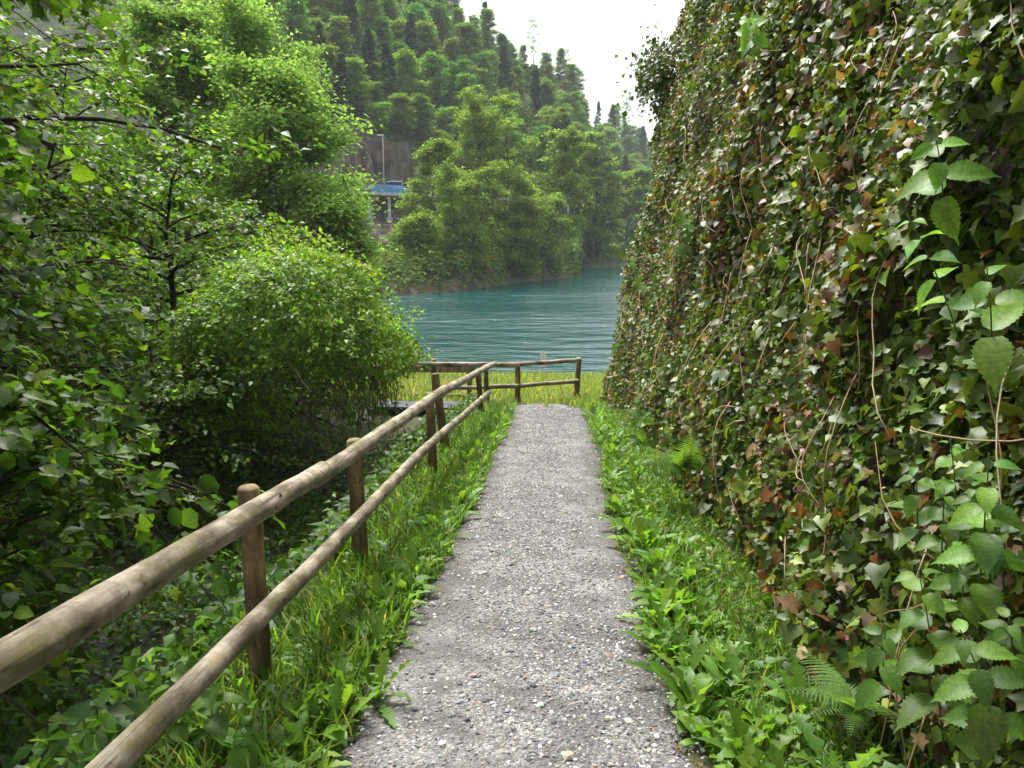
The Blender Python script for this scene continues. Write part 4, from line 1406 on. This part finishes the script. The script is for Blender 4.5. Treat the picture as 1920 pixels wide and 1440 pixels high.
def ground_cover(name, n, x, y, hmax, size, cols, tms, label, m='leaf', clump=2.0, thr=-.4):
    k = (noise(x, y, 0 * x, 5, clump) > thr + rng.normal(0, .25, len(x))) & ~((x > -4.4) & (x < -1.65) & (y > 13.5) & (y < 15.9))
    x, y = x[k], y[k]; n = len(x)
    hh = hmax * (.6 + .4 * noise(x, y, 0 * x, 6, 1.3)) * rng.random(n) ** .8
    P = np.column_stack([x, y, gz(x, y) + np.clip(hh, .01, 2)])
    return scatter(name, tms, P, leaf_frames(P, unit(rng.normal(size=(n, 3)) * [1, 1, .3]), .9, .5), size * np.exp(rng.normal(0, .32, n)), pick(*cols, n, .22), M[m], None, 'stuff', label, 'undergrowth')


n = 46000
ground_cover('undergrowth', n, -1.45 - 6.5 * rng.random(n) ** 1.1, rng.uniform(1.2, 15.5, n), .5, .07, ([(.05, .105, .022), (.07, .14, .026), (.10, .18, .03), (.035, .08, .02)], [3, 3, 1.5, 2]), [OVLO], 'leafy undergrowth on the stream bank behind the fence')
n = 26000
ground_cover('bank_undergrowth', n, rng.uniform(-22, -5.5, n), rng.uniform(8, 42, n), 1.5, .17, ([(.05, .11, .022), (.08, .15, .028)], [1, 1]), [DIAM], 'dark leafy undergrowth on the left bank under the trees')
n = 13000
x = -1.02 + rng.normal(0, .26, n); y = 1.6 + 13.2 * rng.random(n) ** 1.2
k = x < np.interp(y, py_, edge_l) - .02 + .0 * x
ground_cover('verge_plants', 0, x[k], y[k], .16, .034, ([(.09, .175, .026), (.12, .22, .032), (.065, .135, .022), (.17, .27, .045)], [3, 3, 2.5, 1]), [OVLO, LANCE], 'small mixed leafy plants along the fence side of the path', clump=3.0, thr=-.5)
n = 9000
x = 1.02 + rng.normal(0, .2, n); y = 1.8 + 15 * rng.random(n) ** 1.2
k = (x > np.interp(y, py_, edge_r) + .03) & (x < wall_x(y, path_z(y) + .1) + .05)
ground_cover('wall_foot_plants', 0, x[k], y[k], .18, .034, ([(.09, .175, .026), (.12, .22, .032), (.065, .135, .022), (.17, .27, .045)], [3, 3, 2.5, 1]), [OVLO, LANCE, MAPLE], 'small mixed leafy plants along the foot of the ivy wall', clump=3.0, thr=-.5)


# ------------------------------------------------------------------ grass
def blade(bend, wd):
    t = np.array([0, .35, .7, 1.0])
    y = bend * t ** 2; z = t - .35 * bend * t ** 2
    w = wd * np.array([1, .9, .6, 0])
    V = []
    for i in range(3): V += [[-w[i], y[i], z[i]], [w[i], y[i], z[i]]]
    V.append([0, y[3], z[3]])
    return np.array(V), np.array([[0, 1, 3], [0, 3, 2], [2, 3, 5], [2, 5, 4], [4, 5, 6]])


BL = [blade(.25, .035), blade(.5, .03), blade(.75, .04)]
BLF = [(v_[[0, 1, 2, 3, 6]], np.array([[0, 1, 3], [0, 3, 2], [2, 3, 4]])) for v_, f_ in BL]


def grass(name, x, y, h, label, cols):
    n = len(x)
    a = rng.uniform(0, 6.28, n)
    d = np.column_stack([np.cos(a), np.sin(a), np.zeros(n)])
    nn = np.column_stack([rng.normal(0, .18, n), rng.normal(0, .18, n), np.ones(n)])
    P = np.column_stack([x, y, gz(x, y) - .01])
    return scatter(name, BLF if y.min() > 10 else BL, P, frames(nn, d), h, pick(*cols, n, .2), M['leaf'], None, 'stuff', label, 'grass')


GC = ([(.10, .19, .03), (.14, .24, .035), (.075, .15, .025), (.28, .25, .1)], [3, 2.5, 2.5, .35])
n = 16000
x = -1.05 + rng.normal(0, .28, n); y = 1.6 + 13.6 * rng.random(n) ** 1.15
k = (x < np.interp(y, py_, edge_l) + .03) & (noise(x, y, 0 * x, 3, 3) > -.5)
grass('verge_grass', x[k], y[k], rng.uniform(.06, .26, k.sum()), 'short grass along the fence side of the path', GC)
n = 15000
x = .95 + rng.normal(0, .24, n); y = 1.8 + 16 * rng.random(n) ** 1.1
k = (x > np.interp(y, py_, edge_r) - .03) & (x < 1.4) & (noise(x, y, 0 * x, 4, 3) > -.6)
grass('wall_foot_grass', x[k], y[k], rng.uniform(.05, .2, k.sum()), 'short grass along the ivy wall side of the path', GC)
n = 36000
y = 14.4 + 17 * rng.random(n) ** 1.3; x = rng.uniform(-9, 4.5, n)
k = ~((x > -4.4) & (x < -1.65) & (y < 15.9)) & ~((y < 15.3 + .3 * np.sin(x * 7) + .2 * np.sin(x * 17 + 1)) & (x > np.interp(y, py_, edge_l) - .02) & (x < np.interp(y, py_, edge_r) + .02))
x, y = x[k], y[k]
grass('lakeside_grass', x, y, rng.uniform(.1, .3, len(x)) * (1 + .35 * noise(x, y, 0 * x, 2, .8)), 'pale meadow grass between the crossing fence and the lake', ([(.17, .24, .045), (.22, .27, .06), (.12, .2, .035), (.36, .33, .14)], [3, 2, 2, 1.6]))
n = 11000
x = np.interp(y0 := (1.9 + 12 * rng.random(n) ** 1.4), py_, edge_l) + np.abs(rng.normal(0, .07, n)); k = rng.random(n) < .5
x2 = np.interp(y0, py_, edge_r) - np.abs(rng.normal(0, .07, n))
x = np.where(k, x, x2); kk = noise(x, y0, 0 * x, 5, 3.3) > .0
grass('path_edge_moss_grass', x[kk], y0[kk], rng.uniform(.015, .05, kk.sum()), 'tiny yellowing grass tufts on the edges of the gravel', ([(.15, .2, .035), (.24, .2, .05), (.1, .16, .03)], [2, 1, 1]))


# ------------------------------------------------------------------ dandelions and docks on the verges
def dandelion_leaf(L, e, teeth, wd, arch):
    m_ = 11 if teeth else 6
    t = np.linspace(0, 1, m_)
    yy = L * math.cos(e) * t
    zz = L * (math.sin(e) * t - arch * t ** 2)
    w = L * wd * np.sin(np.pi * np.clip(t * .9 + .08, 0, 1)) ** .8 * (.45 + .75 * t)
    if teeth: w = w * np.where(np.arange(m_) % 2 == 0, .5, 1.2)
    w[-1] = 0
    V = np.concatenate([np.column_stack([0 * t, yy, zz]), np.column_stack([w, yy - .04 * L * (np.arange(m_) % 2), zz + .25 * w]), np.column_stack([-w, yy - .04 * L * (np.arange(m_) % 2), zz + .25 * w])])
    i = np.arange(m_ - 1)
    F = np.concatenate([np.stack([i, i + m_, i + m_ + 1, i + 1], -1), np.stack([i, i + 1, i + 2 * m_ + 1, i + 2 * m_], -1)])
    return V, F


ROS = []
for k in range(6):
    g = []
    for j in range(int(rng.integers(10, 15))):
        L = rng.uniform(.11, .28)
        V, F = dandelion_leaf(L, rng.uniform(.5, 1.4), k < 4, .095 if k < 4 else .125, rng.uniform(.25, .7))
        a = j * 2.4 + rng.normal(0, .3); c, s = math.cos(a), math.sin(a)
        V = V @ np.array([[c, s, 0], [-s, c, 0], [0, 0, 1]])
        col = pick([(.13, .25, .036), (.165, .29, .042), (.10, .2, .034)], [2, 2, 1], 1, .12)[0]
        g.append((V, F, col))
    leaves = [mesh_np('dandelion_leaf', V, F, np.repeat(c[None], len(V), 0), M['leaf']) for V, F, c in g]
    mb = MB()
    for V, F, c in g: mb.add(V, None, F, c)
    ROS.append((leaves, mb.mesh('dandelion_clump', M['leaf'])))


def rosette(x, y, s, near, label, group):
    k = int(rng.integers(0, 6))
    nm = 'dandelion_clump' if k < 4 else 'dock_clump'
    if group:
        label = label.replace('weed rosette', 'jagged-leaved weed' if k < 4 else 'smooth-leaved weed'); group = group.replace('weed rosettes', 'jagged-leaved weeds' if k < 4 else 'smooth-leaved weeds')
    v = rng.uniform(.8, 1.2)
    z = float(gz(x, y)) - .005
    if near:
        t = thing(nm, (x, y, z), label, 'plant', group, rng.uniform(0, 6.28))
        t.scale = (s, s, s)
        for me in ROS[k][0]:
            o = link('leaf', me, t); o.color = (v, v, v, 1)
    else:
        o = link(nm, ROS[k][1], None, label, 'plant', group)
        o.location = (x, y, z); o.rotation_euler = (0, 0, rng.uniform(0, 6.28)); o.scale = (s, s, s); o.color = (v, v, v, 1)


for side, nn_ in (('l', 96), ('r', 124)):
    for k in range(nn_):
        y = 2.0 + 12.3 * ((k + rng.random()) / nn_) ** 1.45
        if side == 'l':
            x = float(np.interp(y, py_, edge_l)) - .04 - abs(rng.normal(0, .14))
            lab, gr = 'light green weed rosette along the fence', 'weed rosettes along the fence'
        else:
            x = float(np.interp(y, py_, edge_r)) + .06 + abs(rng.normal(0, .17))
            lab, gr = 'light green weed rosette along the ivy wall', 'weed rosettes along the wall'
        zn = 'near the viewer' if y < 4.2 else 'halfway down the path' if y < 8.5 else 'towards the lake end of the path'
        rosette(x, y, rng.uniform(.9, 1.55), y < 4.3, lab + ', ' + zn, gr + ' ' + zn)
for (px, py2, s, lab) in ((705, 1325, 1.3, 'large dandelion spreading its leaves over the gravel below the near fence post'), (1330, 1250, 1.15, 'tall dandelion clump leaning over the right path edge'), (1230, 1040, 1.2, 'dandelion clump reaching over the gravel beside the mid-path ivy'), (840, 1045, 1.0, 'dock plant pushing one broad leaf out over the left path edge')):
    q = pathground(px, py2)
    rosette(float(q[0]), float(q[1]), s, True, lab, None)


# ------------------------------------------------------------------ nettles, ferns, seedlings, flowers
NETC = [(.10, .2, .03), (.13, .24, .032), (.075, .16, .025)]
nm_ = leaf_mesh('nettle_leaf', NETTLE, M['leaf'])


def nettle(base, top, label, npair=7, size=.075, bright=1.0, group=None):
    base, top = np.asarray(base, float), np.asarray(top, float)
    t = thing('nettle', Vector(base.tolist()), label, 'nettle', group)
    u = np.linspace(0, 1, 8)[:, None]
    mid = np.array([0, 0, .12]) * np.linalg.norm(top - base)
    st = (top - base) * u + mid * np.sin(u * np.pi) * .5
    mb = MB(); mb.tube(st, .0032 * (1 - .5 * u[:, 0]), 5, (.08, .13, .035))
    link('stem', mb.mesh('stem', M['stem']), t)
    ax = unit((top - base)[None])[0]
    s1 = unit(np.cross(ax, [0.31, .2, .93])[None])[0]; s2 = np.cross(ax, s1)
    ph = rng.uniform(0, 3)
    for k in range(npair):
        f = .18 + .82 * (k + .5) / npair
        p = np.array([np.interp(f, u[:, 0], st[:, q]) for q in range(3)])
        sz = size * (1.15 - .75 * max(0, f - .45) / .55) * rng.uniform(.85, 1.15)
        for sg_ in (-1, 1):
            a = ph + (k % 2) * 1.57 + (0 if sg_ > 0 else np.pi) + rng.normal(0, .2)
            dv = math.cos(a) * s1 + math.sin(a) * s2
            d = dv + ax * .25 - np.array([0, 0, .3]) + rng.normal(0, .12, 3)
            nr = ax + np.array([-.25, -.2, .5]) + rng.normal(0, .2, 3)
            Rm_ = frames(nr[None], d[None])[0]
            o = link('leaf', nm_, t)
            place(o, base + p + dv * .012, Rm_, float(sz), t)
            c = pick(NETC, [1, 1, 1], 1, .15)[0] * bright * (1 + .7 * max(0, f - .6))
            o.color = (*[float(q) for q in c], 1)
    return t


def on_wall(px, py, out=0.06):
    d = ray(px, py); t = np.linspace(1.5, 30, 4000)
    q = EYE + d * t[:, None]
    h = np.argmax(q[:, 0] > wall_x(q[:, 1], q[:, 2]) - out)
    return q[h]


for (b, tp, lab, npair, sz, br) in (
        ((1770, 420, .05), (1755, 262, .28), 'tall nettle with large pale leaves high on the ivy near the right edge', 4, .10, 1.35),
        ((1800, 640, .05), (1700, 400, .25), 'bright nettle below the tallest one on the ivy wall', 5, .085, 1.6),
        ((1860, 700, .05), (1850, 500, .25), 'nettle with one broad leaf at the right edge of the ivy', 3, .10, 1.1),
        ((1830, 1180, .04), (1855, 850, .22), 'nettle standing before the ivy at the lower right edge', 6, .08, 1.0),
        ((1770, 1400, .03), (1720, 1060, .25), 'dark nettle behind the fern at the lower right', 7, .085, .9),
        ((1880, 1420, .03), (1800, 1180, .3), 'nettle in the lower right corner', 6, .085, .85),
        ((1650, 1330, .05), (1660, 1180, .25), 'small nettle beside the fern', 4, .075, .9),
        ((1420, 110, .05), (1400, 30, .25), 'light green leafy shoot high on the ivy near the sky', 7, .11, 1.5),
        ((1190, 860, .05), (1215, 780, .25), 'nettle at the foot of the far ivy beside the ferns', 5, .09, 1.1)):
    nettle(on_wall(b[0], b[1], b[2] + .16), on_wall(tp[0], tp[1], tp[2] + .24), lab, npair, sz * 1.35, br)
for k in range(7):
    px, py2 = rng.uniform(1660, 1915), rng.uniform(980, 1430)
    nettle(on_wall(px, py2, .2), on_wall(px + rng.normal(-20, 20), py2 - rng.uniform(90, 200), .38), 'green nettle shoot among the plants before the ivy at the lower right', int(rng.integers(4, 7)), .08, rng.uniform(.6, 1.0), 'nettle shoots at the lower right')
for (b, h, lab, sz, dx) in (((455, 1435), .42, 'nettle growing at the foot of the nearest fence post', .1, .02), ((395, 1440), .36, 'nettle under the lower rail at the left', .1, -.02), ((520, 1430), .2, 'small nettle just right of the nearest fence post', .08, .03)):
    q = pathground(*b); q[0] -= .12; q[2] = float(gz(q[0], q[1]))
    nettle(q, q + np.array([dx, .05, h]), lab, 6, sz, .85)
for k in range(9):
    y = rng.uniform(3.6, 12); x = rng.uniform(-2.1, -1.35)
    q = np.array([x, y, float(gz(x, y))])
    nettle(q, q + np.array([rng.normal(0, .05), rng.normal(0, .05), rng.uniform(.3, .55)]), 'nettle among the undergrowth just behind the fence', 6, .08, 1.0, 'nettles behind the fence')

# fern
_pin = []
for k in range(9):
    t_ = k / 8.5
    wd_ = .125 * (1 - t_ ** 1.3) + .008
    _pin += [(wd_ * .42, t_), (wd_, t_ + .045)]
PINNA = strip_leaf([(.02, -.02)] + _pin[1:] + [(.003, 1.06)], .2, .2)


def frond_mesh(L, arch):
    pos, rot, S, tb = [], [], [], MB()
    t = np.linspace(0, 1, 21)
    e = .75
    yy = L * (math.cos(e) * t + .35 * t ** 2); zz = L * (math.sin(e) * t - arch * t ** 2)
    Pt = np.column_stack([0 * t, yy, zz])
    tg = unit(np.gradient(Pt, axis=0))
    for i in range(3, 21):
        f = (t[i] - .12) / .88
        ln = L * .36 * (max(0, 1 - f) ** .75) * min(1, .7 + f * 3) + .006
        for sg_ in (-1, 1):
            d = np.array([sg_, 0, 0]) + tg[i] * .3 + np.array([0, 0, -.1]) + rng.normal(0, .05, 3)
            nr = np.cross([1, 0, 0], tg[i])
            pos.append(Pt[i] + tg[i] * (.012 * L * sg_)); rot.append(frames(nr[None], d[None])[0]); S.append(ln)
    V, F, T = scatter_arrays([PINNA], np.array(pos), np.array(rot), np.array(S), np.repeat([[.10, .18, .045]], len(S), 0))
    tb.tube(Pt, .0025 * (1 - .6 * t), 4, (.15, .2, .06), cap=False)
    wv = np.concatenate(tb.V); wf = np.concatenate(tb.F4)
    return mesh_np('frond', np.concatenate([wv, V]), [wf, F + len(wv)], np.concatenate([np.concatenate(tb.T), T]), M['leaf'])


FRO = [frond_mesh(.36, .4), frond_mesh(.42, .5), frond_mesh(.3, .3)]


def fern(p, s, label, nf, a0, spread, tilt=(0, 0)):
    t = thing('fern', Vector([float(q) for q in p]), label, 'fern')
    for k in range(nf):
        o = link('frond', FRO[k % 3], t)
        o.rotation_euler = (rng.normal(tilt[0], .3), rng.normal(tilt[1], .3), a0 + spread * ((k + .5) / nf - .5) + rng.normal(0, .12))
        sc_ = s * rng.uniform(.6, 1.15); o.scale = (sc_,) * 3
        v = rng.uniform(.85, 1.2); o.color = (v, v, v, 1)


q = on_wall(1610, 1335, .2); fern(q, .9, 'bright green fern at the foot of the ivy in the lower right', 8, R(95), R(170))
q = on_wall(1285, 890, .22); fern(q, 1.35, 'fern standing against the ivy wall halfway down the path', 8, R(110), R(170), (.3, 0))
q = on_wall(1205, 790, .2); fern(q, 1.2, 'small fern at the far foot of the ivy wall', 6, R(90), R(200))

# sycamore seedlings rooted in the wall
mlm = leaf_mesh('maple_leaf', MAPLE, M['leaf'])
for (px, py2, lab, nl, sz) in ((1300, 440, 'sycamore seedling with lobed bright leaves on the ivy below the brown patch', 7, .17), (1235, 545, 'sycamore seedling lower on the ivy, close to the lake', 6, .17), (1218, 480, 'small sycamore sprig at the outer edge of the ivy', 4, .14)):
    b = on_wall(px, py2 + 20, .15)
    t = thing('sycamore_seedling', Vector(b.tolist()), lab, 'seedling')
    mb = MB(); mb.tube([[0, 0, 0], [-.12, -.08, .08], [-.25, -.15, .25]], [.005, .004, .003], 5, (.12, .09, .04)); link('stem', mb.mesh('stem', M['stem']), t)
    for k in range(nl):
        f = rng.uniform(.4, 1)
        p = b + np.array([-.25, -.15, .25]) * f + rng.normal(0, .1, 3)
        d = np.array([-.3, -.3, -.5]) + rng.normal(0, .6, 3); nr = np.array([-.5, -.5, .6]) + rng.normal(0, .3, 3)
        o = link('leaf', mlm, t); place(o, p, frames(nr[None], d[None])[0], float(sz * rng.uniform(.8, 1.15)), t)
        c = pick([(.13, .23, .03), (.1, .19, .03)], [1, 1], 1)[0]; o.color = (*[float(q) for q in c], 1)

# buttercups and pink flowers
PET = fan([(0, 0), (.35, .35), (.42, .75), (0, 1.0)], .3, -.3)


def flower(p, h, col, r_, name, label, group):
    p = np.asarray(p, float)
    t = thing(name, Vector(p.tolist()), label, 'flower', group)
    top = np.array([rng.normal(0, .02), rng.normal(0, .02), h])
    mb = MB(); mb.tube([[0, 0, 0], top * .5 + [.008, 0, 0], top], .0013, 4, (.09, .16, .03)); link('stem', mb.mesh('stem', M['stem']), t)
    a = np.arange(5) * 2 * np.pi / 5
    d = np.column_stack([np.cos(a), np.sin(a), np.full(5, .35)]) + np.array([-.1, -.25, 0]); nr = np.array([-.1, -.35, 1]) - .4 * np.column_stack([np.cos(a), np.sin(a), 0 * a])
    V, F, T = scatter_arrays([PET], np.repeat(top[None], 5, 0), frames(nr, d), np.full(5, r_), np.repeat([col], 5, 0))
    link('petals', mesh_np('petals', V, F, T, M['leaf']), t)


for (px, py2, y) in ((440, 1425, 2.5), (461, 1403, 2.52), (499, 1406, 2.55), (452, 1428, 2.48), (894, 912, 7.2), (868, 892, 7.6), (875, 898, 7.4)):
    p = at(px, py2, y); zb = float(gz(p[0], y)); h = max(.06, float(p[2]) - zb)
    flower((p[0], y, p[2] - h), h, (.75, .5, .01), .014 if y < 4 else .018, 'buttercup', 'yellow buttercup low beside the nearest fence post' if y < 4 else 'yellow buttercup in the grass by the middle fence posts', 'buttercups at the near post' if y < 4 else 'buttercups by the middle posts')
for (px, py2, lab) in ((1590, 1195, 'pink wild flower above the fern'), (1636, 1260, 'pink wild flower right of the fern')):
    p = on_wall(px, py2, .16)
    flower(p - np.array([0, 0, .14]), .14, (.55, .12, .4), .011, 'wild_flower', lab, None)

# dry straw-coloured stalks lying in the lower right, and stray fallen leaves on the gravel
for k, pts_ in enumerate((((1490, 1362), (1640, 1390), (1790, 1412)), ((1525, 1328), (1650, 1372), (1790, 1410)), ((1610, 1338), (1700, 1375), (1800, 1412)))):
    c = np.array([pathground(*p_) for p_ in pts_]); c[:, 2] += (.05, .09, .1)
    tt = np.linspace(0, 2, 9); cc = np.column_stack([np.interp(tt, [0, 1, 2], c[:, q]) for q in range(3)]); cc[:, 2] += .015 * np.sin(tt * 2 + k)
    mb = MB(); mb.tube(cc, .0022, 5, (.42, .31, .18))
    link('dry_stalk', mb.mesh('dry_stalk', M['stem']), None, ('long straw-coloured dry stalk lying lowest below the fern', 'straw-coloured dry stalk lying in the middle below the fern', 'short straw-coloured dry stalk lying above the other two below the fern')[k], 'stalk', 'dry stalks below the fern')
for (px, py2, c, s, lab) in ((1188, 1163, (.22, .07, .03), .03, 'rust-brown fallen leaf on the gravel near the right path edge'), (1305, 1215, (.42, .2, .02), .035, 'orange fallen leaf at the foot of the right-hand weeds'), (1160, 962, (.12, .2, .05), .09, 'green leaf lying on the gravel at the right path edge'), (1165, 1075, (.16, .08, .04), .04, 'brown curled leaf under the weeds of the right path edge')):
    q = pathground(px, py2); q[2] = float(path_top(q[0], q[1])) + .012
    me = mesh_np('fallen_leaf', OVATE[0] * s, OVATE[1], np.repeat([c], len(OVATE[0]), 0), M['leaf'])
    o = link('fallen_leaf', me, None, lab, 'leaf'); o.location = Vector(q.tolist()); o.rotation_euler = (rng.normal(0, .2), rng.normal(0, .2), rng.uniform(0, 6))

lm = [mesh_np('dead_leaf', OVATE[0] * np.array([1.2, 1, 1.5]), OVATE[1], np.ones((len(OVATE[0]), 3)), M['leaf']) for _ in range(1)][0]
for k in range(46):
    yl = 2.2 + 9 * rng.random() ** 1.4
    el, er = float(np.interp(yl, py_, edge_l)), float(np.interp(yl, py_, edge_r))
    xl = (el + abs(rng.normal(0, .14))) if k % 2 else (er - abs(rng.normal(0, .14)))
    o = link('dead_leaf', lm, None, 'small brown dead leaf lying along the %s margin of the gravel' % ('fence-side' if k % 2 else 'wall-side'), 'leaf', 'dead leaves on the %s gravel margin' % ('fence-side' if k % 2 else 'wall-side'))
    o.location = (xl, yl, float(path_top(xl, yl)) + .008); o.rotation_euler = (rng.normal(0, .4), rng.normal(0, .4), rng.uniform(0, 6.28))
    sc_ = rng.uniform(.014, .034); o.scale = (sc_,) * 3
    c = pick([(.16, .08, .04), (.24, .13, .06), (.1, .06, .04)], [1, 1, 1], 1)[0]; o.color = (*[float(q) for q in c], 1)

# ------------------------------------------------------------------ haze
hm = bpy.data.materials.new('haze'); hm.use_nodes = True
hn = hm.node_tree; hn.nodes.clear()
ho = hn.nodes.new('ShaderNodeOutputMaterial'); pv = hn.nodes.new('ShaderNodeVolumePrincipled')
pv.inputs['Color'].default_value = (.86, .93, 1, 1); pv.inputs['Density'].default_value = .00028
hn.links.new(pv.outputs[0], ho.inputs['Volume'])
mb = MB(); mb.box((150, 525, 59), (1560, 1200, 136))
link('haze', mb.mesh('haze', hm, True), kind='stuff')
